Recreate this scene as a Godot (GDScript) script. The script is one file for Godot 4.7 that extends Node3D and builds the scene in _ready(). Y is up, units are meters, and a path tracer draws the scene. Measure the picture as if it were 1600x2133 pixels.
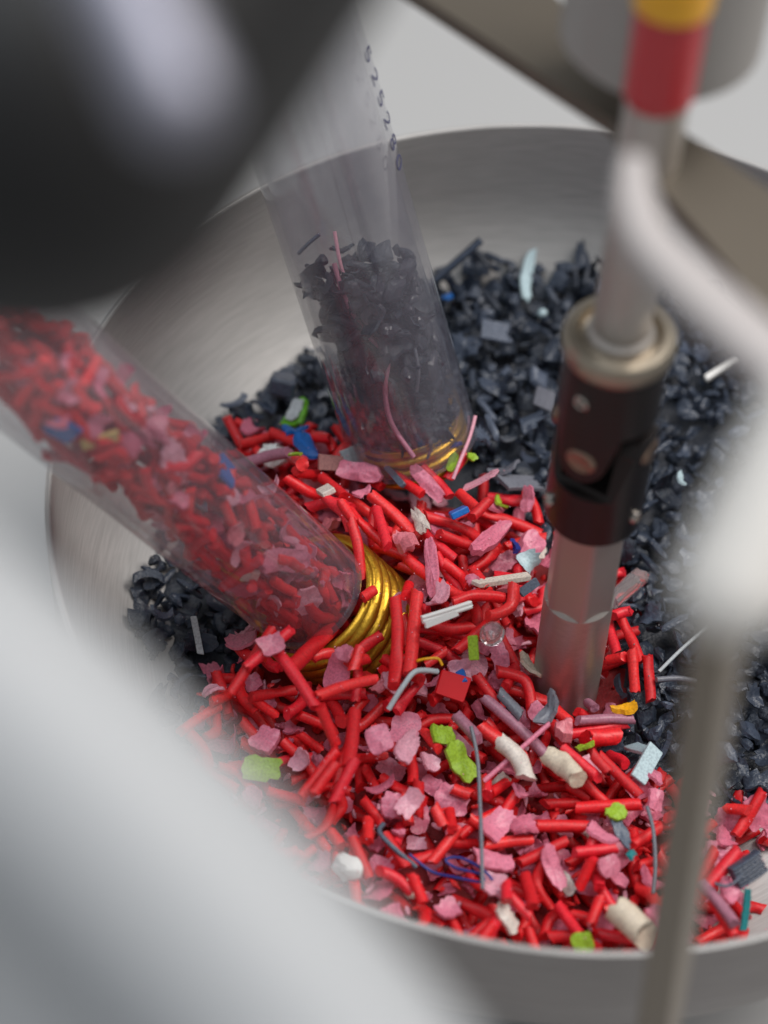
extends Node3D
# Recycled plastic granulate in a round steel bowl: two clear suction tubes with brass threads, a jointed stirrer shaft.
# Units are metres; the bowl floor is y = 0, the bowl axis is x = z = 0, the camera stands on the +z side.

const MM := 0.001
const BOWL_R := 0.1
const BOWL_H := 0.05
const FILLET := 0.03
const CELL := 0.0006
const GN := 336

var rng := RandomNumberGenerator.new()
var mats := {}
var used_names := {}
var hgt := PackedFloat32Array()      # height of the pile on a grid
var noise := FastNoiseLite.new()
var landmarks := []                  # [short name, position, zone]
var pending := []                    # things that still want a label
var bar := []                        # keep-out axes [from, to, radius]
var red_zone := PackedVector2Array()

# ------------------------------------------------------------------ camera and light
const CAM_AT := Vector3(0.0, 0.3991, 0.2839)
const CAM_X := Vector3(0.982998, 0.041560, -0.178852)
const CAM_Y := Vector3(-0.166555, 0.611860, -0.773231)
const CAM_F := Vector3(-0.077297, -0.789873, -0.608379)
const CAM_FOV := 24.9265

func set_stage() -> void:
	var cam := Camera3D.new()
	cam.name = "camera"
	cam.transform = Transform3D(Basis(CAM_X, CAM_Y, -CAM_F), CAM_AT)
	cam.fov = CAM_FOV
	var at := CameraAttributesPhysical.new()
	at.frustum_focal_length = 12.0 / tan(deg_to_rad(CAM_FOV / 2.0))
	at.frustum_focus_distance = 0.463
	at.frustum_near = 0.02
	at.frustum_far = 20.0
	at.exposure_aperture = 5.3
	cam.attributes = at
	add_child(cam)
	cam.current = true
	var we := WorldEnvironment.new()
	we.name = "environment"
	var e := Environment.new()
	e.background_mode = Environment.BG_COLOR
	e.background_color = Color(0.235, 0.238, 0.245).linear_to_srgb()
	e.tonemap_mode = Environment.TONE_MAPPER_LINEAR
	e.tonemap_exposure = 1.22
	e.sdfgi_enabled = true
	e.ssao_enabled = true
	e.ssil_enabled = true
	we.environment = e
	add_child(we)
	area("window_light", Vector3(0.52, 1.0, -0.22), Vector3(0, 0, 0.01), Vector2(0.6, 0.6), 0.95, Color(1.0, 0.975, 0.95))
	area("overhead_fill", Vector3(-0.12, 1.1, 0.12), Vector3(0, 0, 0), Vector2(0.9, 0.5), 0.42, Color(0.93, 0.965, 1.0))  # unseen fill added overhead, placed to brighten the far bowl wall

func area(called: String, from: Vector3, to: Vector3, size: Vector2, energy: float, tint: Color) -> void:
	var l := AreaLight3D.new()
	l.name = called
	l.area_size = size
	l.area_normalize_energy = true
	l.light_energy = energy
	l.light_color = tint
	l.area_range = 6.0
	l.area_attenuation = 2.0
	l.shadow_enabled = true
	add_child(l)
	l.look_at_from_position(from, to, Vector3(0, 0, 1) if abs((to - from).normalized().y) > 0.95 else Vector3.UP)

# ------------------------------------------------------------------ materials
var fine_normal: NoiseTexture2D
var rough_normal: NoiseTexture2D

func noise_normal(freq: float, strength: float, seed_no: int) -> NoiseTexture2D:
	var n := FastNoiseLite.new()
	n.seed = seed_no
	n.frequency = freq
	n.fractal_octaves = 4
	var t := NoiseTexture2D.new()
	t.width = 256
	t.height = 256
	t.seamless = true
	t.as_normal_map = true
	t.bump_strength = strength
	t.noise = n
	return t

func s8(r: int, g: int, b: int) -> Color:
	return Color8(r, g, b)

func mat(key: String, c: Color, rough: float, metal := 0.0, relief := 0.5, glow := 0.0) -> StandardMaterial3D:
	if mats.has(key):
		return mats[key]
	var m := StandardMaterial3D.new()
	m.resource_name = key
	m.albedo_color = c
	m.roughness = rough
	m.metallic = metal
	if relief > 0.0:
		m.normal_enabled = true
		m.normal_texture = fine_normal
		m.normal_scale = relief
		m.uv1_triplanar = true
		m.uv1_scale = Vector3(140, 140, 140)
	if glow > 0.0:      # light that comes through thin plastic
		m.backlight_enabled = true
		m.backlight = Color(glow, glow, glow).linear_to_srgb()
	if relief > 0.15 and metal < 0.95:
		m.albedo_texture = mats["blotch"]
	mats[key] = m
	return m

func pane(key: String, c: Color, a: float, rough := 0.06) -> StandardMaterial3D:
	if mats.has(key):
		return mats[key]
	var m := StandardMaterial3D.new()
	m.resource_name = key
	m.transparency = BaseMaterial3D.TRANSPARENCY_ALPHA
	m.albedo_color = Color(c.r, c.g, c.b, a)
	m.roughness = rough
	m.cull_mode = BaseMaterial3D.CULL_DISABLED
	mats[key] = m
	return m

func clear_solid(key: String, c: Color) -> StandardMaterial3D:
	if mats.has(key):
		return mats[key]
	var m := StandardMaterial3D.new()
	m.resource_name = key
	m.albedo_color = Color(c.r, c.g, c.b, 0.12)
	m.transparency = BaseMaterial3D.TRANSPARENCY_ALPHA
	m.refraction_enabled = true
	m.refraction_scale = 0.04
	m.roughness = 0.12
	mats[key] = m
	return m

func streaks(w: int, h: int, along: float, across: float, lo: float, hi: float, seed_no: int) -> ImageTexture:
	# brushed grain: noise stretched along u
	var n := FastNoiseLite.new()
	n.seed = seed_no
	n.frequency = 1.0
	n.fractal_octaves = 3
	var im := Image.create(w, h, false, Image.FORMAT_L8)
	for y in h:
		for x in w:
			var a := float(x) / w * TAU
			var k := 0.5 + 0.62 * n.get_noise_3d(cos(a) * along, sin(a) * along, y * across)
			var v := clampf(lerpf(lo, hi, k), 0.0, 1.0)
			im.set_pixel(x, y, Color(v, v, v))
	return ImageTexture.create_from_image(im)

func steel(key: String, c: Color, rough: float, scale := Vector3(1, 1, 1), metal := 1.0) -> StandardMaterial3D:
	if mats.has(key):
		return mats[key]
	var m := StandardMaterial3D.new()
	m.resource_name = key
	m.albedo_color = c
	m.metallic = metal
	m.roughness = rough
	m.roughness_texture = mats["grain_rough"]
	m.heightmap_enabled = true
	m.heightmap_texture = mats["grain"]
	m.heightmap_scale = 0.0022
	m.albedo_texture = mats["grain_tone"]
	m.uv1_scale = scale
	mats[key] = m
	return m

# ------------------------------------------------------------------ mesh building
class Build:
	var v := PackedVector3Array()
	var uv := PackedVector2Array()
	var grp := PackedInt32Array()

	func tri(a: Vector3, b: Vector3, c: Vector3, g := 0) -> void:
		v.append(a); v.append(b); v.append(c)
		grp.append(g)

	func quad(a: Vector3, b: Vector3, c: Vector3, d: Vector3, g := 0) -> void:
		tri(a, b, c, g)
		tri(a, c, d, g)

	func quad_uv(a: Vector3, b: Vector3, c: Vector3, d: Vector3, ua: Vector2, ub: Vector2, uc: Vector2, ud: Vector2, g := 0) -> void:
		quad(a, b, c, d, g)
		for u in [ua, ub, uc, ua, uc, ud]:
			uv.append(u)

	func rings(rr: Array, g := 0, close0 := true, close1 := true, gcap := 1) -> void:
		var n: int = rr[0].size()
		for i in rr.size() - 1:
			var a: PackedVector3Array = rr[i]
			var b: PackedVector3Array = rr[i + 1]
			for k in n:
				var k2 := (k + 1) % n
				quad(a[k], a[k2], b[k2], b[k], g)
		for e in 2:
			if (e == 0 and not close0) or (e == 1 and not close1):
				continue
			var q: PackedVector3Array = rr[0] if e == 0 else rr[rr.size() - 1]
			var c := Vector3.ZERO
			for p in q:
				c += p
			c /= n
			for k in n:
				if e == 0:
					tri(c, q[(k + 1) % n], q[k], gcap)
				else:
					tri(c, q[k], q[(k + 1) % n], gcap + 1)

	func mesh() -> ArrayMesh:
		var vol := 0.0
		for i in range(0, v.size(), 3):
			vol += v[i].dot(v[i + 1].cross(v[i + 2]))
		var st := SurfaceTool.new()
		st.begin(Mesh.PRIMITIVE_TRIANGLES)
		var order := [0, 2, 1] if vol > 0.0 else [0, 1, 2]
		for t in grp.size():
			st.set_smooth_group(grp[t])
			for k in order:
				if uv.size() == v.size():
					st.set_uv(uv[t * 3 + k])
				st.add_vertex(v[t * 3 + k])
		st.generate_normals()
		st.index()
		return st.commit()

func ring(center: Vector3, ax: Vector3, ay: Vector3, r: float, n: int) -> PackedVector3Array:
	var out := PackedVector3Array()
	for k in n:
		var a := TAU * k / n
		out.append(center + (ax * cos(a) + ay * sin(a)) * r)
	return out

func frame(d: Vector3) -> Array:
	d = d.normalized()
	var x := d.cross(Vector3(0.31, 0.9, 0.2)).normalized()
	return [x, d.cross(x).normalized(), d]

func sweep(pts: Array, radii: Array, n := 8) -> ArrayMesh:
	var b := Build.new()
	var rr := []
	for i in pts.size():
		var d: Vector3 = pts[mini(i + 1, pts.size() - 1)] - pts[maxi(i - 1, 0)]
		var f := frame(d)
		rr.append(ring(pts[i], f[0], f[1], radii[i] if i < radii.size() else radii[-1], n))
	b.rings(rr, 0)
	return b.mesh()

func revolve(from: Vector3, axis: Vector3, prof: Array, n := 40) -> ArrayMesh:
	# prof: Vector2(distance along the axis, radius) listed round a closed outline, starting and ending on the axis or not
	var b := Build.new()
	var f := frame(axis)
	for i in prof.size() - 1:
		var p: Vector2 = prof[i]
		var q: Vector2 = prof[i + 1]
		for k in n:
			var a0 := TAU * k / n
			var a1 := TAU * (k + 1) / n
			var e0: Vector3 = f[0] * cos(a0) + f[1] * sin(a0)
			var e1: Vector3 = f[0] * cos(a1) + f[1] * sin(a1)
			b.quad_uv(from + f[2] * p.x + e0 * p.y, from + f[2] * p.x + e1 * p.y, from + f[2] * q.x + e1 * q.y, from + f[2] * q.x + e0 * q.y,
				Vector2(float(k) / n, p.x * 20), Vector2(float(k + 1) / n, p.x * 20), Vector2(float(k + 1) / n, q.x * 20), Vector2(float(k) / n, q.x * 20), i)
	return b.mesh()

func slab_poly(poly: Array, y0: float, y1: float, cham := 0.0006) -> ArrayMesh:
	# a flat plate with a chamfered upper edge; poly: Vector2(x, z)
	var b := Build.new()
	var pts := PackedVector2Array(poly)
	var inner := Geometry2D.offset_polygon(pts, -cham)
	var top: PackedVector2Array = inner[0] if inner.size() == 1 and inner[0].size() == pts.size() else pts
	var shift := 0
	if top.size() == pts.size():
		var best := INF
		for s in pts.size():
			if top[s].distance_to(pts[0]) < best:
				best = top[s].distance_to(pts[0])
				shift = s
	var n := pts.size()
	for k in n:
		var a := pts[k]
		var c := pts[(k + 1) % n]
		var ta := top[(k + shift) % n]
		var tc := top[(k + 1 + shift) % n]
		b.quad(Vector3(a.x, y0, a.y), Vector3(c.x, y0, c.y), Vector3(c.x, y1 - cham, c.y), Vector3(a.x, y1 - cham, a.y), k)
		b.quad(Vector3(a.x, y1 - cham, a.y), Vector3(c.x, y1 - cham, c.y), Vector3(tc.x, y1, tc.y), Vector3(ta.x, y1, ta.y), 40 + k)
	var order := Geometry2D.triangulate_polygon(top)
	for i in range(0, order.size(), 3):
		b.tri(Vector3(top[order[i]].x, y1, top[order[i]].y), Vector3(top[order[i + 1]].x, y1, top[order[i + 1]].y), Vector3(top[order[i + 2]].x, y1, top[order[i + 2]].y), 90)
	order = Geometry2D.triangulate_polygon(pts)
	for i in range(0, order.size(), 3):
		b.tri(Vector3(pts[order[i]].x, y0, pts[order[i]].y), Vector3(pts[order[i + 2]].x, y0, pts[order[i + 2]].y), Vector3(pts[order[i + 1]].x, y0, pts[order[i + 1]].y), 91)
	return b.mesh()

# ------------------------------------------------------------------ granule shapes (lying flat, long side along x)
func rod_mesh(l: float, r: float, bend: float, crush: float, seed_no: int) -> ArrayMesh:
	var q := RandomNumberGenerator.new()
	q.seed = seed_no
	var b := Build.new()
	var rr := []
	var n := 12
	var segs := 11
	var slant0 := Vector2(q.randf_range(-0.55, 0.55), q.randf_range(-0.5, 0.5))
	var slant1 := Vector2(q.randf_range(-0.55, 0.55), q.randf_range(-0.5, 0.5))
	var where := q.randf_range(0.15, 0.85)
	var kink := q.randf_range(0.35, 0.65)
	var lump := q.randf_range(0, 50)
	for i in segs + 1:
		var t := float(i) / segs
		var x := (t - 0.5) * l
		var off := bend * l * (pow(absf(t - kink) * 2.0, 1.5) - 0.3)
		var slope := bend * 3.0 * signf(t - kink) * pow(absf(t - kink) * 2.0, 0.5)
		var side := Vector3(-slope, 0, 1).normalized()
		var flat := 1.0 - crush * exp(-pow((t - where) / 0.16, 2))
		var pts := PackedVector3Array()
		for k in n:
			var a := TAU * k / n
			var rad := r * (1.0 + 0.12 * noise.get_noise_3d(x * 9000 + lump, cos(a) * 40, sin(a) * 40) + 0.07 * noise.get_noise_3d(x * 30000 + lump, cos(a) * 110, sin(a) * 110))
			var y := cos(a) * rad * flat
			var z := sin(a) * rad * (1.0 + (1.0 - flat) * 0.5)
			var p := Vector3(x, y, off) + side * z
			if i == 0:
				p.x += slant0.x * y + slant0.y * z + 0.55 * r * noise.get_noise_2d(k * 31.0, lump * 7)
			elif i == segs:
				p.x += slant1.x * y + slant1.y * z + 0.55 * r * noise.get_noise_2d(k * 31.0, lump * 3)
			pts.append(p)
		rr.append(pts)
	b.rings(rr, 0)
	return b.mesh()

func flake_mesh(l: float, w: float, th: float, jag: float, curl: float, seed_no: int, n := 18, square := 0.0, crumple := 0.8) -> ArrayMesh:
	var q := RandomNumberGenerator.new()
	q.seed = seed_no
	var edge := PackedVector2Array()
	var ph := q.randf_range(0, 100)
	for k in n:
		var a := TAU * k / n
		var rad := 1.0 + 0.35 * noise.get_noise_2d(cos(a) * 55 + ph, sin(a) * 55 + ph) * (1.0 - square * 0.7)
		var box := 1.0 / maxf(absf(cos(a)), absf(sin(a)))
		rad *= lerpf(1.0, box, square)
		var tooth := 0.35 + 0.65 * smoothstep(-0.2, 0.5, sin(a * 1.0 + ph))
		rad *= 1.0 + jag * tooth * q.randf_range(-1.0, 0.6)
		edge.append(Vector2(cos(a) * rad * l * 0.5, sin(a) * rad * w * 0.5))
	var c1 := q.randf_range(0.3, 1.0) * curl / l
	var c2 := q.randf_range(-0.6, 0.6) * curl / l
	var c3 := q.randf_range(-0.8, 0.8) * curl / l
	var b := Build.new()
	var steps := [0.0, 0.4, 0.75, 1.0]
	var lift := func(p: Vector2) -> float: return c1 * p.x * p.x * 2.0 + c2 * p.y * p.y * 2.0 + c3 * p.x * p.y * 2.0 + th * crumple * (noise.get_noise_2d(p.x * 10000.0 + ph, p.y * 10000.0) + 0.5 * noise.get_noise_2d(p.x * 26000.0 + ph, p.y * 26000.0))
	for s in 3:
		for k in n:
			var k2 := (k + 1) % n
			var p00: Vector2 = edge[k] * steps[s]
			var p01: Vector2 = edge[k2] * steps[s]
			var p10: Vector2 = edge[k] * steps[s + 1]
			var p11: Vector2 = edge[k2] * steps[s + 1]
			var tk: float = th * (1.0 - 0.25 * steps[s])
			var tk1: float = th * (1.0 - 0.25 * steps[s + 1])
			var y00: float = lift.call(p00)
			var y01: float = lift.call(p01)
			var y10: float = lift.call(p10)
			var y11: float = lift.call(p11)
			var a := Vector3(p00.x, y00 + tk, p00.y)
			var bb := Vector3(p01.x, y01 + tk, p01.y)
			var c := Vector3(p11.x, y11 + tk1, p11.y)
			var d := Vector3(p10.x, y10 + tk1, p10.y)
			var a2 := Vector3(p00.x, y00, p00.y)
			var b2 := Vector3(p01.x, y01, p01.y)
			var cc := Vector3(p11.x, y11, p11.y)
			var d2 := Vector3(p10.x, y10, p10.y)
			if s == 0:
				b.tri(a, c, d, 0)
				b.tri(a2, d2, cc, 1)
			else:
				b.quad(a, bb, c, d, 0)
				b.quad(a2, d2, cc, b2, 1)
			if s == 2:
				b.quad(d, c, cc, d2, 2 + k % 3)
	return b.mesh()

func chip_mesh(l: float, w: float, h: float, seed_no: int) -> ArrayMesh:
	# an angular torn chunk: a squashed, faceted lump
	var q := RandomNumberGenerator.new()
	q.seed = seed_no
	var b := Build.new()
	var rr := []
	var n := 8
	var ph := q.randf_range(0, 99)
	var jit := PackedFloat32Array()
	for k in n:
		jit.append(q.randf_range(0.62, 1.15))
	var tilt := Vector2(q.randf_range(-0.4, 0.4), q.randf_range(-0.4, 0.4))
	for i in 5:
		var y := [0.0, 0.16, 0.5, 0.86, 1.0][i] as float
		var s := [0.55, 0.95, 1.05, 0.85, 0.5][i] as float
		var pts := PackedVector3Array()
		for k in n:
			var a := TAU * k / n
			var rad := s * jit[k] * (1.0 + 0.3 * noise.get_noise_3d(k * 23.0, y * 90.0, ph))
			var p := Vector2(cos(a) * rad * l * 0.5, sin(a) * rad * w * 0.5)
			pts.append(Vector3(p.x, y * h * (1.0 + 0.5 * noise.get_noise_3d(k * 40.0, ph, 3.0)) + tilt.x * p.x * y + tilt.y * p.y * y, p.y))
		rr.append(pts)
	for i in 4:
		for k in n:
			var k2 := (k + 1) % n
			b.quad(rr[i][k], rr[i][k2], rr[i + 1][k2], rr[i + 1][k], (i * 3 + k / 2) % 9)
	for e in 2:
		var ends: PackedVector3Array = rr[0] if e == 0 else rr[4]
		var c := Vector3.ZERO
		for p in ends:
			c += p / n
		for k in n:
			if e == 0:
				b.tri(c, ends[(k + 1) % n], ends[k], 20)
			else:
				b.tri(c, ends[k], ends[(k + 1) % n], 21 + k / 3)
	return b.mesh()

func curl_mesh(l: float, w: float, th: float, turn: float, seed_no: int) -> ArrayMesh:
	# a strip bent round into a hook
	var q := RandomNumberGenerator.new()
	q.seed = seed_no
	var b := Build.new()
	var segs := 10
	var rad := l / turn
	var rr := []
	for i in segs + 1:
		var a := turn * (float(i) / segs - 0.5)
		var c := Vector3(sin(a) * rad, (1.0 - cos(a)) * rad * 0.55, (1.0 - cos(a)) * rad * 0.6)
		var nx := Vector3(-sin(a) * 0.6, cos(a), -0.4 * sin(a)).normalized()
		var ww := w * 0.5 * (1.0 + 0.4 * noise.get_noise_2d(i * 40.0, seed_no * 3.0))
		var across := Vector3(0, 0.35, 1).normalized()
		var pts := PackedVector3Array([c + across * ww, c + across * ww + nx * th, c - across * ww + nx * th, c - across * ww])
		rr.append(pts)
	for i in segs:
		for k in 4:
			b.quad(rr[i][k], rr[i][(k + 1) % 4], rr[i + 1][(k + 1) % 4], rr[i + 1][k], k)
	b.quad(rr[0][3], rr[0][2], rr[0][1], rr[0][0], 8)
	b.quad(rr[segs][0], rr[segs][1], rr[segs][2], rr[segs][3], 9)
	return b.mesh()

func ribbed_mesh(l: float, w: float, th: float, ribs: int, jag: float, seed_no: int) -> ArrayMesh:
	# a plate with fine grooves running along x and a torn end
	var q := RandomNumberGenerator.new()
	q.seed = seed_no
	var b := Build.new()
	var m := ribs * 4
	var prof := PackedVector2Array()
	for i in m + 1:
		var t := float(i) / m
		prof.append(Vector2((t - 0.5) * w, th * (0.72 + 0.28 * absf(sin(t * ribs * PI)))))
	var segs := 5
	var ends := PackedFloat32Array()
	for i in m + 1:
		ends.append(q.randf_range(-jag, jag * 0.4) * l)
	var at := func(s: int, i: int, top: bool) -> Vector3:
		var t := float(s) / segs
		var x := (t - 0.5) * l + (ends[i] if s == segs else 0.0)
		var sag := 0.06 * l * sin(t * 2.6 + seed_no)
		return Vector3(x, (prof[i].y if top else 0.0) + sag, prof[i].x)
	for s in segs:
		for i in m:
			b.quad(at.call(s, i, true), at.call(s, i + 1, true), at.call(s + 1, i + 1, true), at.call(s + 1, i, true), 0)
			b.quad(at.call(s, i, false), at.call(s + 1, i, false), at.call(s + 1, i + 1, false), at.call(s, i + 1, false), 1)
		b.quad(at.call(s, 0, false), at.call(s, 0, true), at.call(s + 1, 0, true), at.call(s + 1, 0, false), 2)
		b.quad(at.call(s, m, true), at.call(s, m, false), at.call(s + 1, m, false), at.call(s + 1, m, true), 3)
	for i in m:
		b.quad(at.call(0, i, false), at.call(0, i + 1, false), at.call(0, i + 1, true), at.call(0, i, true), 4)
		b.quad(at.call(segs, i, true), at.call(segs, i + 1, true), at.call(segs, i + 1, false), at.call(segs, i, false), 5)
	return b.mesh()

func block_mesh(l: float, w: float, th: float, seed_no: int) -> ArrayMesh:
	# a cut slab: chamfered, slightly out of square
	var q := RandomNumberGenerator.new()
	q.seed = seed_no
	var b := Build.new()
	var c := []
	for k in 4:
		var sx := [-1, 1, 1, -1][k] as float
		var sz := [-1, -1, 1, 1][k] as float
		c.append(Vector2(sx * l * 0.5 * q.randf_range(0.88, 1.05), sz * w * 0.5 * q.randf_range(0.88, 1.05)))
	var e := minf(th, minf(l, w)) * 0.16
	var rr := []
	for lev in [[0.0, e], [e, 0.0], [th - e, 0.0], [th, e]]:
		var pts := PackedVector3Array()
		for k in 4:
			var p: Vector2 = c[k]
			for j in 2:
				var other: Vector2 = c[(k + (3 if j == 0 else 1)) % 4]
				var d: Vector2 = (other - p).normalized() * e
				var ins := -p.normalized() * (lev[1] as float)
				pts.append(Vector3(p.x + d.x + ins.x, lev[0], p.y + d.y + ins.y))
		rr.append(pts)
	for i in 3:
		for k in 8:
			b.quad(rr[i][k], rr[i][(k + 1) % 8], rr[i + 1][(k + 1) % 8], rr[i + 1][k], i * 8 + k)
	for k in range(1, 7):
		b.tri(rr[0][0], rr[0][k + 1], rr[0][k], 30)
		b.tri(rr[3][0], rr[3][k], rr[3][k + 1], 31)
	return b.mesh()

func lump_mesh(l: float, w: float, h: float, rough: float, seed_no: int, n := 16) -> ArrayMesh:
	var b := Build.new()
	var rr := []
	for i in range(1, 10):
		var p := PI * i / 10.0
		var pts := PackedVector3Array()
		for k in n:
			var a := TAU * k / n
			var d := Vector3(sin(p) * cos(a), -cos(p), sin(p) * sin(a))
			var s := 1.0 + rough * noise.get_noise_3d(d.x * 70 + seed_no * 17, d.y * 70, d.z * 70) + rough * 0.5 * noise.get_noise_3d(d.x * 210 + seed_no * 17, d.y * 210, d.z * 210)
			pts.append(Vector3(d.x * l * 0.5, (d.y + 0.9) * h * 0.5, d.z * w * 0.5) * s)
		rr.append(pts)
	b.rings(rr, 0, true, true, 0)
	return b.mesh()

# ------------------------------------------------------------------ naming
func numbered(called: String) -> String:
	var n: int = used_names.get(called, 0)
	used_names[called] = n + 1
	return called if n == 0 else "%s_%03d" % [called, n]

func tag(o: Node, label: String, category: String, group := "", kind := "") -> void:
	o.set_meta("label", label)
	if category:
		o.set_meta("category", category)
	if group:
		o.set_meta("group", group)
	if kind:
		o.set_meta("kind", kind)

func obj(called: String, m: Mesh, material: Material, parent: Node = null) -> MeshInstance3D:
	var o := MeshInstance3D.new()
	o.name = numbered(called) if parent == null else called
	o.mesh = m
	o.material_override = null
	for s in m.get_surface_count():
		o.set_surface_override_material(s, material)
	(parent if parent else self).add_child(o, true)
	return o

func thing(called: String, label: String, category: String, at := Vector3.ZERO) -> Node3D:
	var o := Node3D.new()
	o.name = numbered(called)
	o.position = at
	add_child(o, true)
	tag(o, label, category)
	return o

# ------------------------------------------------------------------ the pile
func floor_y(x: float, z: float) -> float:
	var r := sqrt(x * x + z * z)
	if r < BOWL_R - FILLET:
		return 0.0
	var d := minf(r - (BOWL_R - FILLET), FILLET * 0.97)
	return FILLET - sqrt(FILLET * FILLET - d * d)

func pile_reach(x: float, z: float) -> float:
	# how far from the axis the granulate lies, by direction
	var a := atan2(z, x)
	var left := smoothstep(0.2, 1.0, cos(a - PI * 1.02))
	var back := smoothstep(0.5, 1.0, cos(a + PI * 0.45))
	return lerpf(lerpf(0.0925, 0.087, left), 0.0965, back)

func bed_y(x: float, z: float) -> float:
	var r := sqrt(x * x + z * z)
	var lim := pile_reach(x, z)
	var deep := 0.0022 + 0.004 * smoothstep(0.02, -0.06, z) + 0.003 * noise.get_noise_2d(x * 900, z * 900)
	deep += 0.003 * exp(-Vector2(x + 0.03, z - 0.02).length_squared() / 0.0011)      # the red heap under the tube mouth
	deep *= smoothstep(lim, lim - 0.022, r)
	deep *= smoothstep(0.016, 0.042, Vector2(x - 0.062, z - 0.056).length())           # the floor shows here
	return floor_y(x, z) + maxf(deep, 0.0)

func cell(x: float) -> int:
	return clampi(int(floor(x / CELL)) + GN / 2, 1, GN - 2)

func height(x: float, z: float) -> float:
	return hgt[cell(z) * GN + cell(x)]

func stamp(pts: PackedVector3Array) -> void:
	for p in pts:
		var cx := cell(p.x)
		var cz := cell(p.z)
		for dz in range(-1, 2):
			for dx in range(-1, 2):
				var k := (cz + dz) * GN + cx + dx
				if p.y > hgt[k]:
					hgt[k] = p.y

func blocked(pts: PackedVector3Array) -> bool:
	for s in bar:
		var a: Vector3 = s[0]
		var d: Vector3 = s[1] - a
		var l2 := d.length_squared()
		for i in range(0, pts.size(), 3):
			var t := clampf((pts[i] - a).dot(d) / l2, 0.0, 1.0)
			if pts[i].distance_to(a + d * t) < s[2]:
				return true
	return false

var points_of := {}

func samples(m: Mesh) -> PackedVector3Array:
	if not points_of.has(m):
		var seen := {}
		var arr: PackedVector3Array = m.surface_get_arrays(0)[Mesh.ARRAY_VERTEX]
		var out := PackedVector3Array()
		for p in arr:
			var k := Vector3i((p * 4000.0).round())
			if not seen.has(k):
				seen[k] = true
				out.append(p)
		points_of[m] = out
	return points_of[m]

func settle(m: Mesh, x: float, z: float, yaw: float, sway: float, sink := 0.0002, free := false) -> Variant:
	# lay the shape on what is already there: tilt with the ground below it, then lower it until it touches
	var pts := samples(m)
	var turn := Basis(Vector3.UP, yaw)
	var n := pts.size()
	var mx := 0.0
	var mz := 0.0
	var my := 0.0
	var flat := PackedVector3Array()
	for p in pts:
		var w := turn * p
		w.x += x
		w.z += z
		var rr := w.x * w.x + w.z * w.z
		if rr > 0.00945:
			return null
		var h := height(w.x, w.z)
		flat.append(Vector3(w.x, h, w.z))
		mx += w.x; mz += w.z; my += h
	mx /= n; mz /= n; my /= n
	var sxx := 1e-9
	var szz := 1e-9
	var sxz := 0.0
	var sxy := 0.0
	var szy := 0.0
	for p in flat:
		var dx := p.x - mx
		var dz := p.z - mz
		var dy := p.y - my
		sxx += dx * dx; szz += dz * dz; sxz += dx * dz; sxy += dx * dy; szy += dz * dy
	var det := sxx * szz - sxz * sxz
	var gx := 0.0
	var gz := 0.0
	if det > sxx * szz * 0.004:
		gx = (sxy * szz - szy * sxz) / det
		gz = (szy * sxx - sxy * sxz) / det
	else:
		gx = sxy / (sxx + szz)
		gz = szy / (sxx + szz)
	gx = clampf(gx + rng.randf_range(-sway, sway), -0.75, 0.75)
	gz = clampf(gz + rng.randf_range(-sway, sway), -0.75, 0.75)
	var up := Vector3(-gx, 1, -gz).normalized()
	var ax := (turn.x - up * turn.x.dot(up)).normalized()
	var basis := Basis(ax, up, ax.cross(up))
	var gaps := PackedFloat32Array()
	var placed := PackedVector3Array()
	for p in pts:
		var w := basis * p
		w.x += x
		w.z += z
		placed.append(w)
		gaps.append(height(w.x, w.z) - w.y)
	gaps.sort()
	var need := maxf(gaps[int(n * 0.90)], gaps[n - 1] - 0.0011) - sink      # pieces press into each other a little
	for i in n:
		placed[i].y += need
	if not free and blocked(placed):
		return null
	return [Transform3D(basis, Vector3(x, need, z)), placed]

func in_view(p: Vector3) -> bool:
	var d := p - CAM_AT
	var zz := d.dot(CAM_F)
	var k := 1.0 / tan(deg_to_rad(CAM_FOV / 2.0))
	var sx := d.dot(CAM_X) / zz * k
	var sy := d.dot(CAM_Y) / zz * k
	return absf(sx) < 0.79 and absf(sy) < 1.05

func is_red(x: float, z: float) -> bool:
	return Geometry2D.is_point_in_polygon(Vector2(x, z), red_zone)

func drop_one(m: Mesh, want_red: int, sway: float, zone: Callable, tries := 7) -> Variant:
	# of several random spots take the one where the pile is lowest above its bed
	var best: Variant = null
	var low := INF
	for t in tries:
		var a := rng.randf_range(0, TAU)
		var r := sqrt(rng.randf()) * 0.094
		var x := cos(a) * r
		var z := sin(a) * r
		if not zone.call(x, z):
			continue
		if r > pile_reach(x, z) - 0.003:
			continue
		if want_red >= 0:
			var j := Vector2(noise.get_noise_2d(x * 9000, z * 9000), noise.get_noise_2d(z * 9000, 70 + x * 9000)) * 0.006
			if is_red(x + j.x, z + j.y) != (want_red == 1):
				continue
		var bare := 1.0 - smoothstep(0.012, 0.03, Vector2(x - 0.062, z - 0.056).length())
		if rng.randf() < bare * 0.93:
			continue
		var over := height(x, z) - bed_y(x, z)
		if over < low:
			var s: Variant = settle(m, x, z, rng.randf_range(0, TAU), sway)
			if s != null:
				low = over
				best = s
	if best != null:
		stamp(best[1])
	return best

# ------------------------------------------------------------------ granules as things
func put(called: String, m: Mesh, material: Material, at: Transform3D, label: String, category: String, group := "") -> MeshInstance3D:
	var o := obj(called, m, material)
	o.transform = at
	if label:
		tag(o, label, category, group)
	else:
		o.set_meta("category", category)
		if group:
			o.set_meta("group", group)
	return o

func spot(short: String, p: Vector3, zone := "heap") -> void:
	landmarks.append([short, p, zone])

var ends_a := Vector2.ZERO

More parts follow.
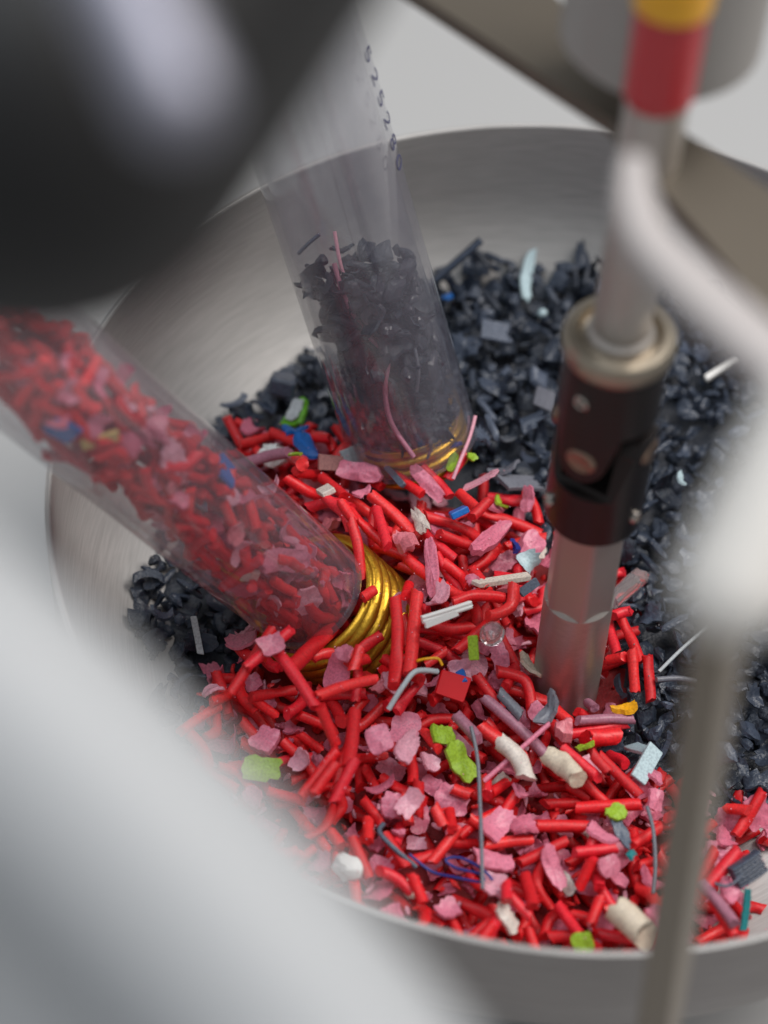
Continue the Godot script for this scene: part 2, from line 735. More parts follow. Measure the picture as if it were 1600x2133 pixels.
func lay(called: String, short: String, label: String, category: String, m: Mesh, material: Material, x1: float, z1: float, x2: float, z2: float, sway := 0.03, sink := 0.0003) -> MeshInstance3D:
	# a piece whose long side runs from (x1, z1) to (x2, z2), in millimetres, laid on top of the pile
	var a := Vector2(x1, z1) * MM
	var b := Vector2(x2, z2) * MM
	var c := (a + b) * 0.5
	var s: Variant = settle(m, c.x, c.y, -atan2(b.y - a.y, b.x - a.x), sway, sink, true)
	if s == null:
		push_warning("no room for " + called)
		return null
	stamp(s[1])
	var o := put(called, m, material, s[0], label, category)
	if short:
		spot(short, s[0].origin)
	return o

func span(x1: float, z1: float, x2: float, z2: float) -> float:
	return Vector2(x2 - x1, z2 - z1).length() * MM

var rod_count := 0

func red(x1: float, z1: float, x2: float, z2: float, bend := 0.0, crush := 0.0, thick := 1.32) -> void:
	rod_count += 1
	var l := span(x1, z1, x2, z2)
	var m := rod_mesh(l, thick * 0.82 * MM, bend, crush, 500 + rod_count)
	var o := lay("red_rod", "", "", "plastic rod", m, red_mat(rod_count), x1, z1, x2, z2, 0.02)
	if o:
		wait_label(o, rod_words(l, bend), "red rod", "heap", "red plastic rods in the granulate")

func pink(x1: float, z1: float, x2: float, z2: float, w: float, jag := 0.16, curl := 0.35, tone := 0, square := 0.3, th := 0.7) -> void:
	rod_count += 1
	var l := span(x1, z1, x2, z2)
	var m := flake_mesh(l * 0.94, w * 0.94 * MM, th * 1.25 * MM, jag * 0.55, curl, 900 + rod_count, 28, minf(square + 0.35, 0.9), 0.7)
	var o := lay("pink_flake", "", "", "plastic flake", m, pink_mat(tone), x1, z1, x2, z2, 0.05)
	if o:
		wait_label(o, flake_words(l, w * MM), "pink flake", "heap", "pink plastic flakes in the granulate")

func rod_words(l: float, bend: float) -> String:
	var s := "long" if l > 0.0100 else "short" if l < 0.0065 else "middling"
	return s + (" bent" if absf(bend) > 0.11 else " straight")

func flake_words(l: float, w: float) -> String:
	return "slender" if w < l * 0.5 else "large broad" if l > 0.0065 else "small ragged"

func wait_label(o: Node3D, words: String, noun: String, zone: String, group: String) -> void:
	o.set_meta("group", group)
	pending.append([o, words, noun, zone])

const ORD := ["first", "second", "third", "fourth", "fifth", "sixth", "seventh", "eighth", "ninth", "tenth", "eleventh", "twelfth", "thirteenth", "fourteenth", "fifteenth", "sixteenth", "seventeenth", "eighteenth", "nineteenth", "twentieth"]

func write_labels() -> void:
	# every granule is told by the two marked pieces that it lies between, and by its turn on the way
	var by := {}
	for e in pending:
		var p: Vector3 = e[0].position
		var first := -1
		var near := INF
		for i in landmarks.size():
			if landmarks[i][2] == e[3] and p.distance_to(landmarks[i][1]) < near:
				near = p.distance_to(landmarks[i][1])
				first = i
		var to := -1
		var most := -INF
		for i in landmarks.size():
			if i == first or landmarks[i][2] != e[3]:
				continue
			var d: Vector3 = landmarks[i][1] - landmarks[first][1]
			var s: float = (p - landmarks[first][1]).normalized().dot(d.normalized()) - d.length() * 9.0
			if s > most:
				most = s
				to = i
		var key := "%s|%d|%d|%s" % [e[2], first, to, e[3]]
		if not by.has(key):
			by[key] = []
		by[key].append([near, e, first, to])
	for key in by:
		var list: Array = by[key]
		list.sort_custom(func(a, b): return a[0] < b[0])
		for i in list.size():
			var e: Array = list[i][1]
			var o: Node3D = e[0]
			var turn: String = (ORD[i] + " ") if list.size() > 1 and i < ORD.size() else "only " if list.size() == 1 else ""
			var said := "%s%s from %s towards %s, %s" % [turn, e[2], landmarks[list[i][2]][0], landmarks[list[i][3]][0], e[1]]
			if said.replace("-", " ").split(" ").size() > 16:
				said = "%s%s from %s towards %s" % [turn, e[2], landmarks[list[i][2]][0], landmarks[list[i][3]][0]]
			o.set_meta("label", said)

# ------------------------------------------------------------------ granule colours
func red_mat(i: int) -> Material:
	var k := i % 5
	var c: Color = [s8(232, 30, 38), s8(220, 26, 34), s8(236, 48, 50), s8(206, 20, 30), s8(228, 34, 50)][k]
	return mat("red_plastic_%d" % k, c, [0.42, 0.5, 0.36, 0.55, 0.45][k], 0.0, 0.35)

func pink_mat(i: int) -> Material:
	var k := i % 5
	var c: Color = [s8(240, 144, 170), s8(230, 126, 152), s8(244, 178, 196), s8(236, 138, 150), s8(220, 130, 152)][k]
	return mat("pink_plastic_%d" % k, c, [0.36, 0.42, 0.3, 0.38, 0.36][k], 0.0, 0.4, 0.45)

func dark_mat(i: int) -> Material:
	var k := i % 5
	var c: Color = [s8(56, 64, 78), s8(66, 75, 91), s8(44, 50, 61), s8(84, 93, 110), s8(50, 56, 67)][k]
	return mat("dark_plastic_%d" % k, c, [0.38, 0.34, 0.46, 0.36, 0.5][k], 0.0, 2.0)

func _ready() -> void:
	rng.seed = 4711
	noise.seed = 12
	noise.frequency = 0.02
	fine_normal = noise_normal(0.03, 3.0, 5)
	rough_normal = noise_normal(0.06, 6.0, 8)
	var bn := FastNoiseLite.new()
	bn.seed = 77
	bn.frequency = 0.035
	bn.fractal_octaves = 3
	var ramp := Gradient.new()
	ramp.set_color(0, Color(0.87, 0.87, 0.88))
	ramp.set_color(1, Color(1.0, 1.0, 1.0))
	ramp.set_offset(0, 0.22)
	ramp.set_offset(1, 0.62)
	var bt := NoiseTexture2D.new()
	bt.width = 256
	bt.height = 256
	bt.seamless = true
	bt.noise = bn
	bt.color_ramp = ramp
	mats["blotch"] = bt
	mats["grain"] = streaks(512, 1024, 5.0, 1.1, 0.3, 0.7, 3)
	mats["grain_rough"] = streaks(256, 512, 1.5, 0.5, 0.75, 1.1, 4)
	mats["grain_tone"] = streaks(512, 1024, 4.0, 1.3, 0.85, 1.05, 6)
	set_stage()
	build_setting()
	build_tubes()
	build_stirrer()
	build_front()
	build_pile()
	build_marked()
	probe("marked")
	fill_tubes()
	build_threads()
	scatter_crumbs()
	write_labels()

# ------------------------------------------------------------------ setting: table and bowl
func build_setting() -> void:
	var t := Build.new()
	var y := -0.05
	t.quad(Vector3(-2, y, -2), Vector3(2, y, -2), Vector3(2, y, 2), Vector3(-2, y, 2), 0)
	t.quad(Vector3(-2, y - 0.03, -2), Vector3(-2, y - 0.03, 2), Vector3(2, y - 0.03, 2), Vector3(2, y - 0.03, -2), 1)
	for k in 4:
		var c := [Vector3(-2, y, -2), Vector3(2, y, -2), Vector3(2, y, 2), Vector3(-2, y, 2)]
		t.quad(c[k], c[k] - Vector3(0, 0.03, 0), c[(k + 1) % 4] - Vector3(0, 0.03, 0), c[(k + 1) % 4], 2 + k)
	var table := obj("table_surface", t.mesh(), mat("white_laminate", Color(0.43, 0.432, 0.432).linear_to_srgb(), 0.5, 0.0, 0.0))
	tag(table, "plain pale grey table top under the steel bowl", "", "", "structure")

	var th := 0.0012
	var prof := []
	prof.append(Vector2(0.0, 0.0))
	for i in 4:
		prof.append(Vector2(0.0, 0.0175 * (i + 1)))
	for i in range(1, 9):
		var a := PI / 2 * i / 8.0
		prof.append(Vector2(FILLET - FILLET * cos(a), BOWL_R - FILLET + FILLET * sin(a)))
	prof.append(Vector2(0.04, BOWL_R))
	prof.append(Vector2(BOWL_H - 0.0006, BOWL_R))
	prof.append(Vector2(BOWL_H - 0.0002, BOWL_R + 0.0002))
	prof.append(Vector2(BOWL_H, BOWL_R + 0.0005))
	prof.append(Vector2(BOWL_H - 0.0003, BOWL_R + th))
	prof.append(Vector2(0.03, BOWL_R + th))
	for i in range(1, 9):
		var a := PI / 2 * (1.0 - i / 8.0)
		prof.append(Vector2(FILLET - (FILLET + th) * cos(a), BOWL_R - FILLET + (FILLET + th) * sin(a)))
	prof.append(Vector2(-th, 0.0))
	var inside := Build.new()
	var outside := Build.new()
	var n := 160
	var run := 0.0
	for i in prof.size() - 1:
		var b: Build = inside if i < 17 else outside
		var p: Vector2 = prof[i]
		var q: Vector2 = prof[i + 1]
		var run2 := run + p.distance_to(q)
		var g := 0 if i < 14 else (1 + i if i < 18 else 40)
		for k in n:
			var a0 := TAU * k / n
			var a1 := TAU * (k + 1) / n
			b.quad_uv(Vector3(cos(a0) * p.y, p.x, sin(a0) * p.y), Vector3(cos(a1) * p.y, p.x, sin(a1) * p.y), Vector3(cos(a1) * q.y, q.x, sin(a1) * q.y), Vector3(cos(a0) * q.y, q.x, sin(a0) * q.y),
				Vector2(a0 / TAU, run * 12), Vector2(a1 / TAU, run * 12), Vector2(a1 / TAU, run2 * 12), Vector2(a0 / TAU, run2 * 12), g)
		run = run2
	var bowl := thing("mixing_bowl", "round brushed steel bowl holding red and dark granulate", "bowl")
	obj("outer_wall", outside.mesh(), steel("shaded_outer_steel", s8(148, 143, 141), 0.5, Vector3(2, 1, 1), 0.6), bowl)  # darker than the inside: shade on the near wall is put into the colour
	obj("inner_wall", inside.mesh(), steel("bowl_steel", s8(186, 184, 182), 0.62, Vector3(2, 0.55, 1), 0.2), bowl)
	var f := Build.new()
	var rr := []
	for i in 13:
		var a := TAU * i / 12.0
		rr.append(ring(Vector3(0, -0.0062, 0), Vector3(cos(a), 0, sin(a)), Vector3.UP, 1, 1))
	var foot_prof := [Vector2(-0.05, 0.036), Vector2(-0.0014, 0.036), Vector2(-0.0014, 0.040), Vector2(-0.05, 0.040), Vector2(-0.05, 0.036)]
	obj("added_pedestal", revolve(Vector3.ZERO, Vector3.UP, foot_prof, 64), mats["bowl_steel"], bowl)  # unseen riser, added to lift the bowl clear of its contact shadow

# ------------------------------------------------------------------ the two clear tubes
const T2_MOUTH := Vector3(-0.04803, 0.01986, 0.01559)
const T2_FAR := Vector3(-0.09416, 0.09595, 0.03197)
const T1_MOUTH := Vector3(-0.03411, 0.02073, -0.02676)
const T1_FAR := Vector3(-0.06051, 0.09368, -0.04332)

func clear_tube(called: String, label: String, from: Vector3, to: Vector3, extra: float, r0: float, r1: float, wall: float, key: Material) -> Array:
	var o := thing(called, label, "tube", from)
	var d := (to - from).normalized()
	var l := from.distance_to(to) + extra
	var f := frame(d)
	for s in 2:
		var b := Build.new()
		var rr := []
		for i in 13:
			var t := i / 12.0
			rr.append(ring(d * l * t, f[0], f[1], lerpf(r0, r1, t) - wall * s, 56))
		b.rings(rr, 0, false, false)
		obj("outer_wall" if s == 0 else "inner_wall", b.mesh(), key if s == 0 else pane("tube_bore", s8(200, 200, 206), 0.02), o)
	var lip := Build.new()
	lip.rings([ring(Vector3.ZERO, f[0], f[1], r0 - wall, 56), ring(-d * 0.0003, f[0], f[1], r0 - wall * 0.5, 56), ring(Vector3.ZERO, f[0], f[1], r0, 56)], 0, false, false)
	obj("tube_lip", lip.mesh(), pane("tube_lip", s8(70, 66, 84), 0.55), o)
	return [o, d, l, f]

func brass(o: Node3D, d: Vector3, f: Array, s0: float, s1: float, r: float, inner: float, threads: float, key: Material) -> void:
	# a threaded collar round the axis d, from s0 to s1
	var b := Build.new()
	var n := 72
	var steps := 64
	var rr := []
	for i in steps + 1:
		var s := lerpf(s0, s1, float(i) / steps)
		var pts := PackedVector3Array()
		for k in n:
			var a := TAU * k / n
			var ph := fposmod((s - s0) / (s1 - s0) * threads + a / TAU, 1.0)
			var ridge := 1.0 - pow(absf(ph * 2.0 - 1.0), 2.2)
			var rad := r - 0.0016 * (1.0 - ridge)
			if i == 0 or i == steps:
				rad = r - 0.0022
			pts.append(d * s + (f[0] * cos(a) + f[1] * sin(a)) * rad)
		rr.append(pts)
	rr.append(ring(d * s1, f[0], f[1], inner, n))
	rr.append(ring(d * s0, f[0], f[1], inner, n))
	rr.append(rr[0])
	b.rings(rr, 0, false, false)
	obj("brass_thread", b.mesh(), key, o)

func build_tubes() -> void:
	var wallmat := pane("tube_wall", s8(158, 140, 152), 0.2)
	var wallmat1 := pane("tube_wall_hazy", s8(132, 132, 148), 0.2)
	var gold := mat("brass_gold", s8(206, 158, 48), 0.3, 0.8, 0.4)
	var a := clear_tube("suction_tube", "slanted clear tube full of red granules lying over the bowl rim", T2_MOUTH, T2_FAR, 0.09, 0.0122, 0.0129, 0.0016, wallmat)
	brass(a[0], a[1], a[3], -0.0010, -0.0180, 0.0150, 0.0126, 5.0, gold)
	bar.append([T2_MOUTH - a[1] * 0.016, T2_FAR, 0.0168])
	var c := clear_tube("suction_tube", "upright clear tube of dark shreds standing before the far bowl wall", T1_MOUTH, T1_FAR, 0.09, 0.0138, 0.0142, 0.0016, wallmat1)
	var film := Build.new()
	var film_rr := []
	for i in 9:
		var t := i / 8.0
		film_rr.append(ring(c[1] * lerpf(0.004, 0.17, t), c[3][0], c[3][1], lerpf(0.0121, 0.0124, t), 48))
	film.rings(film_rr, 0, false, false)
	obj("dust_film", film.mesh(), pane("dust_film", s8(150, 150, 164), 0.07), c[0])
	brass(c[0], c[1], c[3], 0.0055, -0.0040, 0.0120, 0.0105, 3.5, gold)
	bar.append([T1_MOUTH - c[1] * 0.008, T1_FAR, 0.0142])
	# dark blue figures printed along the tube
	var ink := mat("blue_ink", s8(62, 64, 96), 0.5, 0.0, 0.0)
	var side: Vector3 = (CAM_X - c[1] * CAM_X.dot(c[1])).normalized()
	var front: Vector3 = (side.cross(c[1])).normalized()
	if front.dot(CAM_F) > 0.0:
		front = -front
	var font := SystemFont.new()
	font.font_names = PackedStringArray(["Droid Sans"])
	var text := "525280"
	for i in text.length():
		var tm := TextMesh.new()
		tm.text = text[i]
		tm.font = font
		tm.font_size = 16
		tm.pixel_size = 0.00034
		tm.depth = 0.00008
		var o := obj("printed_figure", tm, ink, c[0])
		var ang := deg_to_rad(10.0)
		var nrm: Vector3 = side * cos(ang) + front * sin(ang)
		var s: float = 0.0665 + 0.0047 * (text.length() - 1 - i)
		var rr: float = lerpf(0.0138, 0.0142, s / (c[2] as float)) + 0.00006
		var along: Vector3 = -c[1]
		var upw := nrm.cross(along).normalized()
		o.transform = Transform3D(Basis(along, upw, nrm), c[1] * s + nrm * rr)

func build_stirrer() -> void:
	var base := Vector3(0.00568, 0.00400, 0.01746)
	var low := Vector3(0.0, 1.0, 0.0)
	var axis := (Vector3(base.x - 0.0009, 0.06, base.z) - base).normalized()
	var o := thing("stirrer_shaft", "upright steel stirrer shaft with black universal joint in the granulate", "stirrer", base)
	var met := steel("shaft_steel", s8(190, 184, 178), 0.46, Vector3(1, 1, 1), 0.72)
	var pol := mat("polished_steel", s8(196, 188, 180), 0.2, 1.0, 0.1)
	var blk := mat("black_oxide", s8(46, 42, 42), 0.34, 0.6, 0.15)
	var f := frame(axis)
	obj("lower_shaft", revolve(axis * 0.0002, axis, [Vector2(0, 0), Vector2(0, 0.0062), Vector2(0.0006, 0.0068), Vector2(0.0335, 0.0068), Vector2(0.0345, 0.0060), Vector2(0.0345, 0)], 48), met, o)
	# squared length with four flats
	var sq := Build.new()
	var rr := []
	var yaw := deg_to_rad(40.0)
	for lev in [[0.031, 0.62], [0.034, 1.0], [0.064, 1.0]]:
		var pts := PackedVector3Array()
		for k in 48:
			var a := TAU * k / 48.0
			var loc := fposmod(a + yaw, TAU / 6.0) - TAU / 12.0
			var rad := minf(0.00695, 0.0061 / cos(loc)) * (1.0 if lev[1] == 1.0 else 1.0)
			if lev[1] < 1.0:
				rad = 0.0061
			pts.append(axis * (lev[0] as float) + (Vector3(cos(a), 0, sin(a))) * rad)
		rr.append(pts)
	for i in 2:
		for k in 48:
			var k2 := (k + 1) % 48
			var g := int(fposmod(TAU * (k + 0.5) / 48.0 + yaw, TAU) / (TAU / 6.0))
			sq.quad(rr[i][k], rr[i][k2], rr[i + 1][k2], rr[i + 1][k], g + i * 6)
	var ct: Vector3 = axis * 0.064
	for k in 48:
		sq.tri(ct, rr[2][k], rr[2][(k + 1) % 48], 20)
		sq.tri(axis * 0.031, rr[0][(k + 1) % 48], rr[0][k], 21)
	obj("hexagon_flats", sq.mesh(), met, o)
	# universal joint: two forked yokes turned a quarter against each other
	var toward := deg_to_rad(-22.0)
	yoke(o, "lower_yoke", axis * 0.061, axis, toward + PI / 2, blk)
	yoke(o, "upper_yoke", axis * 0.1055, -axis, toward, blk)
	var mid: Vector3 = axis * 0.0835
	obj("cross_block", block_at(mid, Vector3(0.0076, 0.0076, 0.0076), toward), mat("joint_cross", s8(90, 86, 84), 0.35, 0.9, 0.1), o)
	for q in 2:
		for s in [-1.0, 1.0]:
			var dir: Vector3 = Basis(Vector3.UP, toward + PI / 2 * q) * Vector3(0, 0, 1) * s
			obj("pin", revolve(mid + dir * 0.0035, dir, [Vector2(0, 0), Vector2(0, 0.0029), Vector2(0.0054, 0.0029), Vector2(0.0060, 0.0022), Vector2(0.0056, 0.0)], 24), mat("joint_pin", s8(150, 128, 112), 0.32, 0.9, 0.1), o)
	for e in [[0.0985, -30.0], [0.0665, -62.0], [0.0665, 58.0]]:
		var dir: Vector3 = Basis(Vector3.UP, deg_to_rad(e[1])) * Vector3(0, 0, 1)
		obj("set_screw", revolve(axis * (e[0] as float) + dir * 0.0082, dir, [Vector2(0, 0), Vector2(0, 0.0014), Vector2(0.0012, 0.0014), Vector2(0.0016, 0.0010), Vector2(0.0014, 0.0006), Vector2(0.0004, 0.0005), Vector2(0.0004, 0)], 20), pol, o)
	# steel collar and the upper shaft
	var top: Vector3 = axis * 0.1055
	obj("collar", revolve(top, axis, [Vector2(-0.001, 0.0), Vector2(-0.001, 0.0092), Vector2(0.0002, 0.0097), Vector2(0.0024, 0.0097), Vector2(0.0034, 0.0090), Vector2(0.0036, 0.0074), Vector2(0.0022, 0.0066), Vector2(0.0020, 0.0056), Vector2(0.0020, 0.0)], 56), mat("collar_steel", s8(176, 166, 150), 0.3, 1.0, 0.2), o)
	obj("upper_shaft", revolve(top, axis, [Vector2(0.0015, 0.0), Vector2(0.0015, 0.0060), Vector2(0.0040, 0.0057), Vector2(0.0048, 0.0049), Vector2(0.0560, 0.0049), Vector2(0.0560, 0.0)], 44), met, o)
	var redm := mat("red_sleeve", s8(186, 44, 52), 0.3, 0.0, 0.0)
	obj("red_sleeve", revolve(top, axis, [Vector2(0.0555, 0.0), Vector2(0.0555, 0.0050), Vector2(0.0570, 0.0056), Vector2(0.0735, 0.0056), Vector2(0.0740, 0.0)], 44), redm, o)
	obj("yellow_sleeve", revolve(top, axis, [Vector2(0.0738, 0.0), Vector2(0.0738, 0.0060), Vector2(0.0900, 0.0062), Vector2(0.0900, 0.0)], 44), mat("yellow_sleeve", s8(232, 168, 26), 0.35, 0.0, 0.0), o)
	bar.append([base - axis * 0.01, base + axis * 0.1, 0.0070])
	# grey bearing housing, crossbar and pale arm that carry the shaft
	var hc := Vector3(0.00201, 0.17085, 0.00468)
	var h := thing("motor_housing", "dark grey round motor housing behind the red and yellow sleeve", "motor", hc)
	obj("housing_body", revolve(Vector3(0, -0.006, 0), Vector3.UP, [Vector2(0, 0), Vector2(0, 0.0141), Vector2(0.0015, 0.0155), Vector2(0.032, 0.0155), Vector2(0.034, 0.0140), Vector2(0.034, 0)], 48), mat("grey_paint", s8(150, 146, 142), 0.5, 0.1, 0.1), h)
	obj("housing_cap", revolve(Vector3(0, 0.0282, 0), Vector3.UP, [Vector2(0, 0), Vector2(0, 0.0115), Vector2(0.004, 0.0110), Vector2(0.0048, 0.0100), Vector2(0.0048, 0)], 48), mat("grey_cap", s8(120, 120, 122), 0.4, 0.3, 0.1), h)
	var plate := slab_poly([Vector2(-0.05917, -0.02666), Vector2(-0.03619, -0.01186), Vector2(-0.00338, 0.00984), Vector2(0.00690, 0.02406), Vector2(0.01617, 0.03545), Vector2(0.03180, 0.05514), Vector2(0.03437, 0.02811), Vector2(0.00739, 0.00939), Vector2(-0.00721, -0.00774), Vector2(-0.03002, -0.03358)], 0.149, 0.152)
	var bar_o := obj("steel_crossbar", plate, mat("crossbar_steel", s8(104, 97, 87), 0.45, 0.6, 0.15))
	tag(bar_o, "blurred flat steel crossbar running behind the stirrer shaft", "bracket")
	var arm := Build.new()
	var arr := []
	var path := [Vector2(0.00091, 0.07264), Vector2(0.00191, 0.07938), Vector2(0.00443, 0.08541), Vector2(0.00969, 0.09113), Vector2(0.01642, 0.09732), Vector2(0.02639, 0.10630)]
	var half := [0.0018, 0.0026, 0.0031, 0.0035, 0.0037, 0.0039]
	for i in 26:
		var t := i / 25.0 * 4.999
		var k := int(t)
		var u := t - k
		var a0: Vector2 = path[maxi(k - 1, 0)]
		var a1: Vector2 = path[k]
		var a2: Vector2 = path[k + 1]
		var a3: Vector2 = path[mini(k + 2, 5)]
		var c := a1.cubic_interpolate(a2, a0, a3, u)
		var c2 := a1.cubic_interpolate(a2, a0, a3, u + 0.01)
		var dd := (c2 - c).normalized()
		var w: float = lerpf(half[k], half[k + 1], u)
		var pts := PackedVector3Array()
		for q in 14:
			var ang := TAU * q / 14.0
			var sx := signf(cos(ang)) * pow(absf(cos(ang)), 0.6) * w
			var sy := signf(sin(ang)) * pow(absf(sin(ang)), 0.6) * 0.0024
			pts.append(Vector3(c.x - dd.y * sx, 0.2015 + sy, c.y + dd.x * sx))
		arr.append(pts)
	arm.rings(arr, 0, true, true, 3)
	var arm_o := obj("clamp_arm", arm.mesh(), mat("pale_arm", Color(0.43, 0.40, 0.392).linear_to_srgb(), 0.45, 0.0, 0.1))
	tag(arm_o, "pale grey curved arm passing above the steel crossbar", "arm")

func block_at(c: Vector3, size: Vector3, yaw: float) -> ArrayMesh:
	var b := Build.new()
	var bs := Basis(Vector3.UP, yaw)
	var e := 0.0008
	var rr := []
	for lev in [[-0.5, e], [-0.5 + e / size.y, 0.0], [0.5 - e / size.y, 0.0], [0.5, e]]:
		var pts := PackedVector3Array()
		for k in 4:
			var sx := [-1, 1, 1, -1][k] as float
			var sz := [-1, -1, 1, 1][k] as float
			pts.append(c + bs * Vector3(sx * (size.x * 0.5 - lev[1]), size.y * (lev[0] as float), sz * (size.z * 0.5 - lev[1])))
		rr.append(pts)
	for i in 3:
		for k in 4:
			b.quad(rr[i][k], rr[i][(k + 1) % 4], rr[i + 1][(k + 1) % 4], rr[i + 1][k], i * 4 + k)
	b.quad(rr[0][3], rr[0][2], rr[0][1], rr[0][0], 20)
	b.quad(rr[3][0], rr[3][1], rr[3][2], rr[3][3], 21)
	return b.mesh()

func yoke(o: Node3D, called: String, from: Vector3, axis: Vector3, yaw: float, material: Material) -> void:
	# a round hub with two ears (CSG: hub + (outline of the ears within the round bar) - slot)
	var top := CSGCombiner3D.new()
	top.name = called
	top.transform = Transform3D(Basis(Vector3.UP, yaw) if axis.y > 0 else Basis(Vector3.UP, yaw) * Basis(Vector3(0, 0, 1), PI), from)
	var hub := CSGCylinder3D.new()
	hub.name = "hub"
	hub.radius = 0.0090
	hub.height = 0.0125 if axis.y > 0 else 0.0150
	hub.sides = 48
	hub.position.y = hub.height * 0.5
	hub.material = material
	top.add_child(hub)
	var ears := CSGCombiner3D.new()
	ears.name = "ears"
	var out := CSGPolygon3D.new()
	out.name = "outline"
	var pts := PackedVector2Array()
	var reach := 0.0225
	pts.append(Vector2(-0.0085, 0.009))
	pts.append(Vector2(-0.0066, 0.0135))
	for k in 13:
		var a := PI - PI * k / 12.0
		pts.append(Vector2(cos(a) * 0.0047, reach + sin(a) * 0.0047))
	pts.append(Vector2(0.0066, 0.0135))
	pts.append(Vector2(0.0085, 0.009))
	pts.reverse()
	out.polygon = pts
	out.depth = 0.02
	out.position.z = 0.01
	out.material = material
	ears.add_child(out)
	var round_bar := CSGCylinder3D.new()
	round_bar.name = "round_bar"
	round_bar.operation = CSGShape3D.OPERATION_INTERSECTION
	round_bar.radius = 0.0090
	round_bar.height = 0.05
	round_bar.sides = 48
	round_bar.position.y = 0.02
	round_bar.material = material
	ears.add_child(round_bar)
	var slot := CSGBox3D.new()
	slot.name = "slot"
	slot.operation = CSGShape3D.OPERATION_SUBTRACTION
	slot.size = Vector3(0.03, 0.03, 0.0092)
	slot.position.y = 0.0285
	slot.material = material
	ears.add_child(slot)
	top.add_child(ears)
	o.add_child(top, true)

# ------------------------------------------------------------------ things close to the lens
func capsule(a: Vector3, b: Vector3, r0: float, r1: float, n := 40) -> ArrayMesh:
	var pts := []
	var rad := []
	var d := (b - a).normalized()
	for i in range(0, 9):
		var t := PI / 2 * (1.0 - i / 8.0)
		pts.append(a - d * r0 * sin(t))
		rad.append(maxf(r0 * cos(t), r0 * 0.02))
	for i in range(0, 9):
		var t := PI / 2 * i / 8.0
		pts.append(b + d * r1 * sin(t))
		rad.append(maxf(r1 * cos(t), r1 * 0.02))
	var f := frame(d)
	var bl := Build.new()
	var rr := []
	for i in pts.size():
		rr.append(ring(pts[i], f[0], f[1], rad[i], n))
	bl.rings(rr, 0, true, true, 0)
	return bl.mesh()

